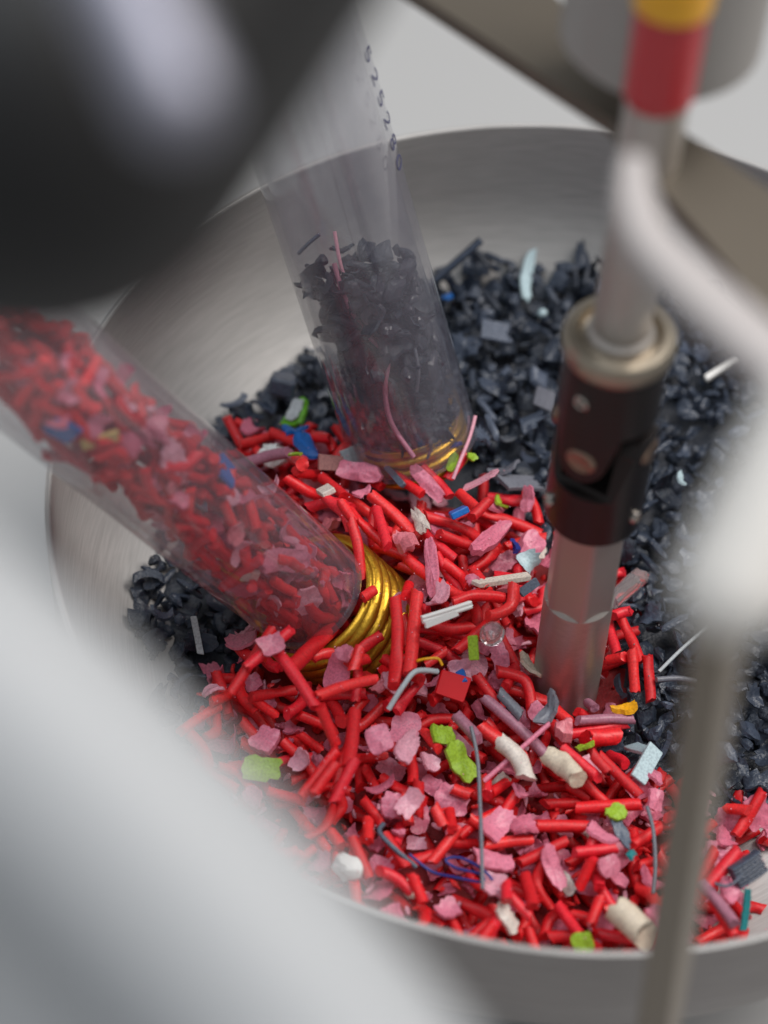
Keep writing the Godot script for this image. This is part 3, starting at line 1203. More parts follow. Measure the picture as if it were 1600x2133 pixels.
func build_front() -> void:
	var a := Vector3(-0.04911, 0.26905, 0.14668)
	var b := Vector3(-0.03738, 0.27903, 0.10758)
	var o := thing("rubber_handle", "large soft black rubber handle end above the slanted tube", "handle", a)
	obj("handle_body", capsule(Vector3.ZERO, b - a, 0.0206, 0.0212), mat("black_rubber", s8(13, 13, 14), 0.62, 0.0, 0.0), o)
	var c := Vector3(-0.03101, 0.29096, 0.16853)
	var d := Vector3(-0.03902, 0.29676, 0.15873)
	obj("highlight_capsule", capsule(c - a, d - a, 0.0034, 0.0036), mat("highlight_grey", s8(140, 140, 152), 0.45, 0.5, 0.0), o)  # grey capsule added to stand for the highlight on the black handle
	# white curved cover in the lower corner: a bent sheet of real thickness
	var p0 := Vector3(-0.04272, 0.24556, 0.17637)
	var p1 := Vector3(0.00669, 0.21938, 0.20408)
	var along := (p1 - p0)
	var inward := Vector3(-0.03956, 0.24214, 0.19685) - Vector3(-0.01873, 0.23439, 0.18782)
	inward = (inward - along.normalized() * inward.dot(along.normalized())).normalized()
	var deep := along.normalized().cross(inward).normalized()
	if deep.dot(CAM_F) < 0.0:
		deep = -deep
	var bl := Build.new()
	var rows := []
	var R := 0.0125
	for side in 2:
		var r2 := R - 0.0016 * side
		for i in 17:
			var k: int = i if side == 0 else 16 - i
			var t := deg_to_rad(lerpf(-25.0, 165.0, k / 16.0))
			var off := inward * (R - r2 * cos(t)) - deep * (r2 * sin(t))
			var pts := PackedVector3Array()
			for j in 25:
				var u := j / 24.0
				var bow := inward * 0.004 * (4.0 * (u - 0.5) * (u - 0.5))
				pts.append(p0 + along * lerpf(-0.25, 1.15, u) + off + bow)
			rows.append(pts)
	rows.append(rows[0])
	for i in rows.size() - 1:
		for j in 24:
			bl.quad(rows[i][j], rows[i][j + 1], rows[i + 1][j + 1], rows[i + 1][j], 0 if i < 16 else 1 if i > 16 else 2)
	for j in [0, 24]:
		for i in 16:
			bl.quad(rows[i][j], rows[i + 1][j], rows[32 - i][j], rows[33 - i][j], 5 + j)
	var cover := obj("machine_cover", bl.mesh(), mat("white_cover", Color(0.35, 0.36, 0.37).linear_to_srgb(), 0.55, 0.0, 0.0))
	tag(cover, "smooth white curved machine cover hiding the near bowl rim", "cover")
	# square steel strut with a cream end
	var s0 := Vector3(0.02840, 0.05074, 0.12112)
	var s1 := Vector3(0.02113, 0.16472, 0.11706)
	var st := thing("steel_strut", "slanting square steel strut with a blurred cream grip before the bowl", "strut", s0)
	var f := frame(s1 - s0)
	var sx: Vector3 = (CAM_X - f[2] * CAM_X.dot(f[2])).normalized()
	var sy: Vector3 = f[2].cross(sx).normalized()
	var sb := Build.new()
	var rr := []
	var l := s0.distance_to(s1)
	for e in [-0.03, 0.0, l * 0.5, l, l + 0.03]:
		var pts := PackedVector3Array()
		for k in 8:
			var ang := TAU * (k / 2) / 4.0 + (0.09 if k % 2 else -0.09) + 0.12
			pts.append(f[2] * (e as float) + (sx * cos(ang) + sy * sin(ang)) * 0.0034)
		rr.append(pts)
	for i in 4:
		for k in 8:
			sb.quad(rr[i][k], rr[i][(k + 1) % 8], rr[i + 1][(k + 1) % 8], rr[i + 1][k], k)
	for k in range(1, 7):
		sb.tri(rr[0][0], rr[0][k + 1], rr[0][k], 20)
		sb.tri(rr[4][0], rr[4][k], rr[4][k + 1], 21)
	obj("strut_bar", sb.mesh(), mat("strut_steel", s8(128, 118, 105), 0.42, 0.5, 0.1), st)
	var g0 := Vector3(0.01646, 0.22658, 0.15240)
	var g1 := Vector3(0.02156, 0.23548, 0.14019)
	obj("cream_grip", capsule(g0 - s0, g1 - s0, 0.0056, 0.0062), mat("cream_plastic", Color(0.74, 0.71, 0.665).linear_to_srgb(), 0.5, 0.0, 0.0), st)

# ------------------------------------------------------------------ granulate
func all_over(_x: float, _z: float) -> bool:
	return true

func visible_part(x: float, z: float) -> bool:
	return in_view(Vector3(x, 0.012, z))

func joined(called: String, list: Array, material: Material, label: String) -> void:
	if list.is_empty():
		return
	var st := SurfaceTool.new()
	st.begin(Mesh.PRIMITIVE_TRIANGLES)
	for e in list:
		st.append_from(e[0], 0, e[1])
	var o := obj(called, st.commit(), material)
	tag(o, label, "granulate", "", "stuff")

var rods := []
var flakes := []
var darks := []

func make_shapes() -> void:
	for i in 16:
		var l: float = 0.76 * [7.0, 9.0, 10.5, 12.0, 13.5, 8.0, 6.0, 11.0, 15.0, 9.5, 5.0, 12.5, 10.0, 7.5, 14.0, 8.5][i]
		var bend := [0.0, 0.03, 0.0, 0.05, 0.02, 0.16, 0.0, 0.22, 0.04, 0.0, 0.0, 0.14, 0.03, 0.02, 0.07, 0.28][i] as float
		var crush := [0.0, 0.5, 0.0, 0.0, 0.35, 0.0, 0.3, 0.4, 0.0, 0.0, 0.0, 0.0, 0.6, 0.0, 0.0, 0.3][i] as float
		rods.append([rod_mesh(l * MM, (0.94 + 0.045 * (i % 6)) * MM, bend, crush, 20 + i), rod_words(l * MM, bend)])
	for i in 24:
		var l: float = 0.78 * [6.5, 5.0, 7.5, 4.5, 8.5, 6.0, 5.5, 7.0, 4.0, 9.0, 6.2, 5.2, 8.0, 4.8, 6.8, 3.6][(i * 5) % 16]
		var w := l * ([0.7, 0.9, 0.5, 0.8, 0.4, 0.75, 1.0, 0.62, 0.9, 0.45, 0.8, 0.7, 0.55, 1.0, 0.66, 0.9][(i * 3) % 16] as float)
		flakes.append([flake_mesh(l * MM, w * MM, (0.45 + 0.2 * (i % 4)) * MM, 0.09 + 0.05 * (i % 4), 0.15 + 0.2 * (i % 5), 60 + i, 24, 0.3 + 0.14 * (i % 5), 0.8 + 0.4 * (i % 3)), flake_words(l * MM, w * MM)])
	for i in 22:
		var l := 3.0 + 0.46 * ((i * 5) % 8)
		if i < 9:
			darks.append([chip_mesh(l * MM, l * (0.62 + 0.06 * (i % 5)) * MM, (1.1 + 0.35 * (i % 5)) * MM, 100 + i), "angular lump"])
		elif i < 17:
			darks.append([flake_mesh(l * 1.15 * MM, l * (0.55 + 0.1 * (i % 5)) * MM, (0.5 + 0.2 * (i % 3)) * MM, 0.28, 0.4 + 0.3 * (i % 4), 130 + i, 22, 0.2 * (i % 3), 2.0), "torn flake"])
		elif i < 20:
			darks.append([curl_mesh(l * 1.3 * MM, 1.5 * MM, 0.7 * MM, 1.6 + 0.5 * (i % 3), 150 + i), "curled shred"])
		else:
			darks.append([chip_mesh(l * 1.9 * MM, 1.7 * MM, 1.4 * MM, 170 + i), "long splinter"])

func probe(t: String) -> void:
	var sm := [0.0, 0.0]
	var n := [0, 0]
	for i in 4000:
		var a := rng.randf_range(0, TAU)
		var r := sqrt(rng.randf()) * 0.085
		var k := 1 if is_red(cos(a) * r, sin(a) * r) else 0
		sm[k] += height(cos(a) * r, sin(a) * r)
		n[k] += 1
	pass

func build_pile() -> void:
	make_shapes()
	for p in [Vector2(-0.07959, -0.02611), Vector2(-0.07115, -0.03349), Vector2(-0.06143, -0.03283), Vector2(-0.05290, -0.03261), Vector2(-0.04217, -0.02605), Vector2(-0.02929, -0.02413), Vector2(-0.01873, -0.02641), Vector2(-0.01024, -0.02159), Vector2(-0.00236, -0.01673), Vector2(0.01084, -0.01311), Vector2(0.01420, 0.00250), Vector2(0.01873, 0.01604), Vector2(0.01789, 0.02559), Vector2(0.02265, 0.03373), Vector2(0.02973, 0.03787), Vector2(0.04020, 0.03902), Vector2(0.05684, 0.03556), Vector2(0.05929, 0.07288), Vector2(0.02646, 0.09890), Vector2(-0.00829, 0.10024), Vector2(-0.04401, 0.07363), Vector2(-0.06730, 0.04575), Vector2(-0.06602, 0.03037), Vector2(-0.05667, 0.02362), Vector2(-0.06516, 0.00317)]:
		red_zone.append(p)
	hgt.resize(GN * GN)
	for j in GN:
		for i in GN:
			hgt[j * GN + i] = bed_y((i - GN / 2 + 0.5) * CELL, (j - GN / 2 + 0.5) * CELL)
	# the packed bed below the loose pieces
	for which in 2:
		var b := Build.new()
		var step := 0.0016
		for j in range(-60, 60):
			for i in range(-60, 60):
				var x0 := i * step
				var z0 := j * step
				if (x0 + step / 2) * (x0 + step / 2) + (z0 + step / 2) * (z0 + step / 2) > 0.0094 or is_red(x0, z0) != (which == 1):
					continue
				var q := []
				var lift := 0.0
				for c in [Vector2(x0, z0), Vector2(x0 + step, z0), Vector2(x0 + step, z0 + step), Vector2(x0, z0 + step)]:
					var fy := floor_y(c.x, c.y)
					var yy := bed_y(c.x, c.y)
					lift = maxf(lift, yy - fy)
					q.append(Vector3(c.x, minf(yy, fy + maxf(yy - fy - 0.0003, -0.0006)) if yy - fy > 0.0006 else fy - 0.0009, c.y))
				if lift > 0.0006:
					b.quad(q[0], q[3], q[2], q[1], 0)
		var bed := obj("granulate_bed", b.mesh(), dark_mat(2) if which == 0 else mat("gap_shade_red", s8(150, 14, 24), 0.6, 0.0, 1.0))  # red bed is darker than the rods: gap shade put into its colour
		tag(bed, "packed dark granulate under the loose chips" if which == 0 else "packed red granulate under the loose rods", "granulate", "", "stuff")
	# loose pieces below, joined; nobody could tell them apart
	var low_red := []
	var low_pink := []
	var low_dark := []
	for i in 300:
		var m: Mesh = rods[rng.randi() % rods.size()][0]
		var s: Variant = drop_one(m, 1, 0.25, all_over, 4)
		if s != null:
			low_red.append([m, s[0]])
	for i in 140:
		var m: Mesh = flakes[rng.randi() % flakes.size()][0]
		var s: Variant = drop_one(m, 1, 0.2, all_over, 4)
		if s != null:
			low_pink.append([m, s[0]])
	for i in 1250:
		var m: Mesh = darks[rng.randi() % darks.size()][0]
		var s: Variant = drop_one(m, 0, 0.3, all_over, 4)
		if s != null:
			low_dark.append([m, s[0]])
	joined("dark_granulate", low_dark, dark_mat(0), "loose dark chips lying below the uppermost ones")
	var fine := []
	var fine_pink := []
	for i in 14:
		fine.append(chip_mesh((1.4 + 0.14 * i) * MM, (0.9 + 0.05 * (i % 5)) * MM, (0.6 + 0.08 * (i % 4)) * MM, 210 + i))
	var bits := [[], []]
	for i in 900:
		var m: Mesh = fine[rng.randi() % fine.size()]
		var s: Variant = drop_one(m, 1, 0.3, visible_part, 2)
		if s != null:
			bits[0 if i % 5 < 3 else 1].append([m, s[0]])
	joined("red_fines", bits[0], red_mat(2), "small red crumbs lying between the red rods")
	joined("pink_fines", bits[1], pink_mat(2), "small pale pink crumbs lying between the red rods")
	probe("low")
	# the uppermost pieces, each a thing
	var k := 0
	for i in 265:
		var e: Array = darks[rng.randi() % darks.size()]
		var s: Variant = drop_one(e[0], 0, 0.3, visible_part, 9)
		if s == null:
			continue
		k += 1
		var o := put("dark_chip", e[0], dark_mat(rng.randi()), s[0], "", "plastic chip")
		wait_label(o, e[1], "dark chip", "heap", "dark blue grey plastic chips in the granulate")
	for i in 420:
		var pinkish := i % 9 in [1, 3, 5, 8]
		var e: Array = flakes[rng.randi() % flakes.size()] if pinkish else rods[rng.randi() % rods.size()]
		var s: Variant = drop_one(e[0], 1, 0.16, visible_part, 9)
		if s == null:
			continue
		if i < 235:
			(low_pink if pinkish else low_red).append([e[0], s[0]])
		elif pinkish and i % 7 == 3:
			var o := put("milky_flake", e[0], mat("milk_plastic", s8(232, 222, 212), 0.45, 0.0, 0.5, 0.4), s[0], "", "plastic flake")
			wait_label(o, e[1], "milky flake", "heap", "milky white plastic flakes in the granulate")
		elif pinkish:
			var o := put("pink_flake", e[0], pink_mat(rng.randi()), s[0], "", "plastic flake")
			wait_label(o, e[1], "pink flake", "heap", "pink plastic flakes in the granulate")
		else:
			var o := put("red_rod", e[0], red_mat(rng.randi()), s[0], "", "plastic rod")
			wait_label(o, e[1], "red rod", "heap", "red plastic rods in the granulate")
	joined("red_granulate", low_red, red_mat(1), "loose red rods lying below the uppermost ones")
	joined("pink_granulate", low_pink, pink_mat(1), "loose pink flakes lying below the uppermost ones")
	probe("top")
	# the brass collars carry what lies on them from here on
	for t in [[T2_MOUTH, (T2_FAR - T2_MOUTH).normalized(), 0.0150, -0.018, -0.001], [T1_MOUTH, (T1_FAR - T1_MOUTH).normalized(), 0.0122, -0.004, 0.0]]:
		var f := frame(t[1])
		var pts := PackedVector3Array()
		for i in 40:
			for j in 60:
				pts.append(t[0] + t[1] * lerpf(t[3], t[4], i / 39.0) + (f[0] * cos(TAU * j / 60.0) + f[1] * sin(TAU * j / 60.0)) * t[2])
		stamp(pts)
	# more pieces heaped round the brass, some of them on it
	bar.clear()
	var up2 := (T2_FAR - T2_MOUTH).normalized()
	var up1 := (T1_FAR - T1_MOUTH).normalized()
	bar.append([T2_MOUTH + up2 * 0.0035, T2_FAR, 0.0130])
	bar.append([T1_MOUTH, T1_FAR, 0.0142])
	bar.append([Vector3(0.0055, 0, 0.0247), Vector3(0.0055, 0.1, 0.0247), 0.0072])
	var hub := T2_MOUTH - up2 * 0.012
	var round_brass := func(x: float, z: float) -> bool: return Vector2(x - hub.x - 0.006, z - hub.z + 0.004).length() < 0.03 and height(x, z) < 0.0215
	for i in 150:
		var pinkish := i % 9 in [1, 3, 5, 8]
		var e: Array = flakes[rng.randi() % flakes.size()] if pinkish else rods[rng.randi() % rods.size()]
		var s: Variant = drop_one(e[0], 1, 0.12, round_brass, 60)
		if s == null:
			continue
		if pinkish:
			var o := put("pink_flake", e[0], pink_mat(rng.randi()), s[0], "", "plastic flake")
			wait_label(o, e[1], "pink flake", "heap", "pink plastic flakes in the granulate")
		else:
			var o := put("red_rod", e[0], red_mat(rng.randi()), s[0], "", "plastic rod")
			wait_label(o, e[1], "red rod", "heap", "red plastic rods in the granulate")
	probe("brass")

# pieces that can be told from all others, and the rods that catch the eye
func build_marked() -> void:
	red(-74.3, -21.5, -69.1, -24.0, 0.05, 0.4)
	red(-71.4, -23.5, -64.0, -32.4, 0.0, 0.2)
	red(-51.5, -30.5, -46.0, -24.0)
	red(-46.8, -25.4, -44.5, -33.4, 0.0, 0.0)
	red(-56.0, -29.5, -50.3, -24.7, 0.2, 0.3)
	red(-50.5, -19.9, -43.4, -27.8, 0.28, 0.0, 1.45)
	red(-59.4, -19.3, -53.1, -9.7, 0.05, 0.4, 1.7)
	red(-50.5, -12.6, -45.7, -5.2, 0.03)
	red(-47.6, -4.4, -42.1, 3.3, 0.12, 0.3)
	red(-45.2, -1.5, -41.4, 2.4)
	red(-40.6, 2.0, -39.0, 14.0, 0.05)
	red(-40.0, -8.1, -29.8, -1.4, 0.02, 0.2, 1.5)
	red(-46.1, -17.5, -38.0, -14.0, 0.0)
	red(-37.9, -2.7, -34.1, 7.1)
	red(-28.8, 10.0, -28.4, 16.9)
	red(-29.9, 17.2, -26.9, 37.4, 0.04, 0.6, 1.5)
	red(-26.4, 15.6, -24.5, 34.6, 0.0, 0.0, 1.6)
	red(-42.8, 20.9, -46.3, 39.5, 0.0, 0.4, 2.0)
	red(-53.1, 33.5, -40.3, 46.5, 0.03, 0.0, 1.45)
	red(-46.7, 46.7, -38.7, 52.3, 0.04)
	red(-40.6, 46.5, -34.5, 52.7)
	red(-41.5, 44.4, -30.6, 36.2, 0.03)
	red(-32.8, 43.0, -33.1, 56.6, 0.02, 0.0, 1.6)
	red(-32.7, 55.4, -32.3, 63.9)
	red(-36.3, 52.0, -39.0, 63.2)
	red(-35.5, 56.0, -36.8, 62.9)
	red(-62.1, 43.1, -59.3, 38.5)
	red(-58.7, 45.3, -50.8, 32.7, 0.0)
	red(-54.6, 42.1, -49.1, 31.7)
	red(-19.5, 17.4, -9.4, 13.6, 0.1, 0.0, 1.4)
	red(-11.7, 16.7, -16.2, 25.0)
	red(-7.5, 11.0, -9.2, 20.3, 0.28, 0.0, 1.5)
	red(-4.6, 21.7, -6.2, 27.3)
	red(-17.3, -19.5, -8.2, -19.4, 0.0, 0.3, 1.5)
	red(-9.4, -20.2, -4.2, -15.4, 0.1)
	red(-18.8, -12.7, -4.2, -13.7, 0.04, 0.5, 1.5)
	red(-11.3, -7.9, -3.4, -11.3, 0.05)
	red(-25.1, 0.2, -15.1, -1.7)
	red(-31.4, -17.4, -23.5, -12.2, 0.1)
	red(-37.2, -15.5, -29.3, -11.3)
	red(-27.4, -5.9, -14.6, -2.3, 0.2, 0.2)
	red(-21.5, -13.6, -17.7, -5.5)
	red(-16.1, -8.4, -18.3, -3.4)
	red(-11.9, 2.4, -5.0, 5.3)
	red(-21.0, 5.3, -16.4, 11.7, 0.25)
	red(-16.1, 7.3, -13.4, 12.2)
	red(2.6, 28.0, 7.7, 31.6)
	red(8.0, 28.8, 14.3, 28.1)
	red(7.5, 32.7, 19.7, 28.4)
	red(12.9, 16.3, 16.6, 15.0)
	red(14.6, 6.3, 20.1, 15.3, 0.03, 0.2)
	red(18.7, 13.9, 18.4, 22.2)
	red(19.8, 14.6, 23.9, 22.8, 0.0, 0.3)
	red(12.5, 6.7, 16.2, 4.7, 0.1)
	red(-7.1, 22.8, 1.8, 29.4, 0.32, 0.0, 1.4)
	red(-12.5, 26.9, -6.6, 30.9)
	red(-9.2, 36.0, 0.2, 41.4, 0.0, 0.0, 1.7)
	red(14.0, 38.5, 23.2, 45.1)
	red(14.4, 45.6, 7.1, 40.5)
	red(11.4, 50.4, 23.5, 47.4, 0.0, 0.0, 1.5)
	red(3.8, 55.6, 13.7, 53.4, 0.0, 0.0, 1.5)
	red(-4.8, 61.6, 3.5, 58.1, 0.03)
	red(2.4, 63.6, 10.3, 57.3)
	red(12.2, 61.3, 19.8, 58.3)
	red(22.9, 50.9, 24.0, 56.3)
	red(22.3, 56.0, 28.4, 50.5)
	red(19.3, 71.8, 26.9, 70.1)
	red(4.4, 64.8, 5.5, 75.4, 0.0, 0.0, 1.5)
	red(1.2, 70.6, 0.6, 75.9)
	red(-5.7, 49.8, -2.3, 46.0)
	red(-19.5, 52.2, -17.8, 58.8)
	red(-21.3, 55.8, -19.7, 60.8)
	red(12.5, 41.6, 16.3, 44.3)
	red(10.7, 70.7, 15.7, 76.8)
	red(13.4, 67.1, 16.5, 62.3)
	red(18.2, 69.2, 17.2, 75.5)
	red(24.8, 63.7, 30.8, 68.7, 0.1)
	red(39.3, 53.2, 34.4, 66.9, 0.0)
	red(41.4, 54.6, 37.1, 67.2, 0.0, 0.0, 1.7)
	red(38.3, 66.6, 43.8, 73.1)
	red(44.0, 60.0, 45.9, 64.5)
	red(40.2, 42.4, 44.7, 42.4)
	red(29.1, 38.7, 31.9, 43.1, 0.1)
	red(32.1, 44.1, 29.2, 49.1)
	red(45.5, 66.7, 46.2, 69.6)
	red(35.3, 49.9, 38.6, 46.0)
	red(-13.5, 67.4, -10.7, 59.5)
	red(-13.4, 42.5, -11.6, 47.7)
	red(-7.2, 46.8, -5.4, 51.4)
	red(-1.1, 48.8, -2.1, 54.5)
	red(-13.1, 55.7, -10.5, 61.6)
	red(-15.2, 57.2, -13.2, 61.0)
	red(4.1, 32.1, 7.3, 38.2)
	red(16.6, 32.9, 20.1, 38.9, 0.1, 0.2)
	red(11.1, 34.6, 17.5, 32.7, 0.0, 0.2, 2.1)
	red(-23.8, 63.8, -18.6, 69.5)
	red(-28.1, 60.9, -25.6, 66.8)
	red(-29.6, 67.6, -24.7, 73.9)
	red(-23.1, 72.5, -16.4, 74.3, 0.1)
	red(-16.8, 72.3, -14.0, 77.8)
	red(-37.0, 33.8, -32.8, 30.6)
	red(-35.2, 35.7, -35.1, 31.1)
	red(-19.0, -24.1, -17.8, -29.7)
	red(-23.4, -22.4, -24.4, -15.6)
	red(-56.9, -25.9, -51.7, -26.4)
	red(-65.5, -26.8, -56.6, -24.6)
	pink(-32.9, -17.1, -25.4, -9.6, 3.2, 0.18, 0.2, 0, 0.3)
	pink(-18.3, 5.9, -11.5, -8.1, 3.6, 0.06, 0.3, 1, 0.2, 1.6)
	pink(-7.8, -1.9, -5.6, -10.6, 5.2, 0.08, 0.2, 0, 0.5, 1.6)
	pink(-24.1, 14.5, -24.8, 0.5, 3.0, 0.1, 0.2, 0, 0.1)
	pink(-21.4, 20.5, -21.2, 12.7, 3.6, 0.2, 0.6, 2, 0.2)
	pink(-5.7, 61.6, -1.4, 53.2, 5.5, 0.2, 0.4, 0, 0.2)
	pink(0.6, 53.9, 3.6, 59.2, 5.0, 0.25, 0.4, 1, 0.2)
	pink(5.4, 58.8, 11.5, 66.5, 3.6, 0.12, 0.4, 0, 0.2)
	pink(-6.4, 66.0, 1.5, 63.8, 5.0, 0.22, 0.2, 0, 0.5)
	pink(13.7, 55.0, 20.4, 57.3, 5.2, 0.2, 0.3, 0, 0.4)
	pink(16.7, 64.3, 20.9, 61.4, 4.2, 0.1, 0.1, 4, 0.3)
	pink(-51.3, 50.5, -49.2, 45.0, 5.0, 0.06, 0.1, 0, 0.7, 1.4)
	pink(-29.1, 45.3, -26.7, 50.3, 5.2, 0.08, 0.1, 0, 0.6, 1.0)
	pink(-24.2, 51.4, -21.7, 44.3, 4.5, 0.25, 0.6, 2, 0.2)
	pink(-21.6, 60.6, -18.9, 54.7, 4.2, 0.25, 0.5, 2, 0.2)
	pink(-43.8, 52.2, -40.9, 48.3, 4.2, 0.25, 0.5, 2, 0.2)
	pink(-53.5, 38.4, -49.3, 35.2, 4.6, 0.2, 0.4, 4, 0.3)
	pink(-62.7, 27.5, -55.5, 26.6, 5.0, 0.25, 0.5, 4, 0.3)
	pink(-64.1, 38.4, -60.4, 42.2, 4.0, 0.3, 0.6, 2, 0.3)
	pink(-11.0, 74.2, -7.7, 77.6, 5.0, 0.25, 0.5, 0, 0.3)
	pink(23.0, 39.4, 27.1, 38.3, 4.6, 0.1, 0.1, 0, 0.8)
	pink(24.1, 44.7, 27.8, 44.5, 4.6, 0.1, 0.1, 0, 0.8)
	pink(24.5, 60.7, 29.8, 63.7, 5.0, 0.25, 0.6, 1, 0.2)
	pink(4.7, 36.5, 8.5, 36.3, 4.4, 0.1, 0.4, 3, 0.1, 2.4)
	pink(-32.1, 4.5, -27.5, 6.0, 4.2, 0.15, 0.7, 3, 0.1, 2.4)
	pink(-39.5, -22.3, -34.7, -24.7, 4.6, 0.25, 0.4, 2, 0.2)
	pink(-34.4, -22.7, -29.5, -24.5, 4.6, 0.25, 0.4, 2, 0.2)
	pink(-29.1, -25.2, -25.5, -25.3, 3.4, 0.25, 0.4, 2, 0.2)
	pink(-16.9, 11.8, -14.7, 10.1, 3.0, 0.35, 0.2, 1, 0.0)
	pink(-43.9, -7.5, -40.2, -9.6, 4.4, 0.2, 0.3, 0, 0.3)
	pink(-72.2, -30.9, -67.5, -29.1, 4.6, 0.2, 0.6, 1, 0.2)
	pink(-17.4, -13.2, -13.2, -16.1, 3.6, 0.2, 0.3, 1, 0.3)
	pink(-9.0, -15.0, -7.2, -20.7, 3.0, 0.2, 0.3, 0, 0.3)
	pink(38.7, 47.1, 41.8, 50.7, 4.5, 0.2, 0.5, 1, 0.3)
	pink(38.4, 63.0, 43.1, 65.1, 5.0, 0.25, 0.5, 0, 0.3)
	pink(26.4, 69.6, 30.3, 72.8, 4.2, 0.2, 0.8, 0, 0.0, 2.2)
	pink(-1.0, 29.7, 3.2, 32.3, 4.0, 0.2, 0.5, 0, 0.3)
	pink(-1.3, 47.8, 1.0, 50.6, 3.6, 0.2, 0.3, 0, 0.3)
	pink(-39.3, 32.0, -35.6, 33.5, 3.6, 0.2, 0.5, 4, 0.3)
	lay("blue_chip", "folded blue chip", "bright blue folded chip in the far corner of the red heap", "plastic chip", flake_mesh(0.0095, 0.0044, 0.0011, 0.1, 0.5, 41, 22, 0.6), mat("blue_plastic", s8(24, 104, 186), 0.4, 0.0, 0.4), -58.6, -24.9, -53.5, -16.9)
	lay("blue_chip", "flat blue chip", "bright blue flat chip tucked behind the folded blue chip", "plastic chip", flake_mesh(0.0057, 0.0042, 0.0010, 0.1, 0.3, 42, 22, 0.7), mat("blue_plastic", s8(24, 104, 186), 0.4, 0.0, 0.4), -62.5, -26.8, -57.3, -29.3)
	lay("white_scrap", "white fluffy scrap", "white fluffy torn scrap beside the folded blue chip", "plastic scrap", flake_mesh(0.0059, 0.0052, 0.0022, 0.34, 0.5, 43, 26, 0.1), mat("white_plastic", s8(232, 231, 228), 0.5, 0.0, 0.15, 0.2), -66.0, -23.3, -60.5, -21.1)
	lay("lime_chip", "two tone lime chip", "half white half lime chip on dark chips behind the red heap", "plastic chip", flake_mesh(0.0077, 0.0050, 0.0011, 0.16, 0.3, 44, 22, 0.3), mat("green_plastic", s8(112, 186, 44), 0.45, 0.0, 1.0, 0.3), -62.8, -33.2, -59.8, -40.3)
	lay("white_patch", "white patch of the lime chip", "flat off white square lying on the lime chip", "plastic chip", flake_mesh(0.0054, 0.0032, 0.0005, 0.08, 0.1, 144, 18, 0.7), mat("pale_grey_plastic", s8(186, 194, 198), 0.4, 0.0, 0.3), -62.6, -34.3, -60.9, -39.5)
	lay("mauve_rod", "bent mauve rod", "dusty pink bent rod lying beside the slanted tube", "plastic rod", rod_mesh(0.0132, 0.00125, 0.08, 0.0, 45), mat("mauve_plastic", s8(182, 122, 142), 0.3, 0.0, 0.2, 0.3), -71.2, -18.5, -58.3, -16.0)
	lay("ribbed_plate", "grey ribbed plate", "pale grey finely ribbed plate before the upright tube", "plastic plate", ribbed_mesh(0.0100, 0.0050, 0.0008, 14, 0.02, 46), mat("pale_grey_plastic", s8(186, 194, 198), 0.4, 0.0, 0.3), -48.3, -18.4, -40.3, -24.4)
	lay("brown_plate", "brown square", "flat brownish square plate below the folded blue chip", "plastic plate", block_mesh(0.0059, 0.0034, 0.0008, 47), mat("brown_plastic", s8(158, 112, 108), 0.5, 0.0, 0.3), -53.0, -15.0, -47.1, -15.7)
	lay("pink_block", "pink block", "chunky pink block joined to the brown square", "plastic chip", flake_mesh(0.0093, 0.0042, 0.0022, 0.12, 0.2, 48, 22, 0.6), pink_mat(0), -47.9, -15.5, -38.6, -15.4)
	lay("yellow_sliver", "yellow sliver", "thin dull yellow sliver below the bent mauve rod", "plastic sliver", rod_mesh(0.0037, 0.0004, 0.02, 0.0, 49), mat("lime_plastic", s8(160, 196, 52), 0.5, 0.0, 1.2, 0.3), -58.9, -14.5, -55.4, -13.4)
	lay("milky_chip", "milky square", "small milky white square chip by the mouth of the slanted tube", "plastic chip", block_mesh(0.0046, 0.0030, 0.0012, 50), mat("milk_plastic", s8(232, 222, 212), 0.45, 0.0, 0.3, 0.4), -50.2, -7.2, -47.3, -3.7)
	lay("navy_strip", "navy strip", "straight dark blue grooved strip lying across red rods", "plastic strip", ribbed_mesh(0.0158, 0.0011, 0.0008, 3, 0.02, 51), mat("navy_plastic", s8(34, 48, 128), 0.4, 0.0, 0.3), -37.8, -17.7, -22.7, -22.1)
	lay("lime_flake", "bright lime flake", "small bright lime flake below the brass of the upright tube", "plastic flake", flake_mesh(0.0052, 0.0024, 0.0006, 0.2, 0.3, 52, 20, 0.3), mat("lime_plastic", s8(160, 196, 52), 0.5, 0.0, 1.2, 0.3), -24.8, -16.2, -24.6, -21.4)
	lay("lime_flake", "dull lime flake", "dull lime flake just past the bright lime flake", "plastic flake", flake_mesh(0.0029, 0.0018, 0.0006, 0.2, 0.3, 53, 20, 0.3), mat("lime_plastic", s8(160, 196, 52), 0.5, 0.0, 1.2, 0.3), -22.7, -19.9, -20.2, -21.3)
	lay("lime_flake", "lime flake by the ribbed flag", "curved lime flake at the end of the ribbed pink flag", "plastic flake", flake_mesh(0.0038, 0.0018, 0.0007, 0.15, 0.6, 54, 20, 0.2), mat("lime_plastic", s8(160, 196, 52), 0.5, 0.0, 1.2, 0.3), -15.2, -16.8, -12.8, -14.0)
	lay("ribbed_flag", "ribbed pink flag", "pink flag shaped flake with fine grooves", "plastic flake", ribbed_mesh(0.0075, 0.0038, 0.0007, 12, 0.22, 55), pink_mat(2), -22.1, -15.9, -14.6, -15.4)
	lay("grey_stick", "dark grey stick", "short dark grey stick beside the navy strip", "plastic stick", block_mesh(0.0065, 0.0013, 0.0012, 56), mat("slate_plastic", s8(84, 94, 110), 0.4, 0.0, 0.8), -38.2, -16.6, -33.5, -12.1)
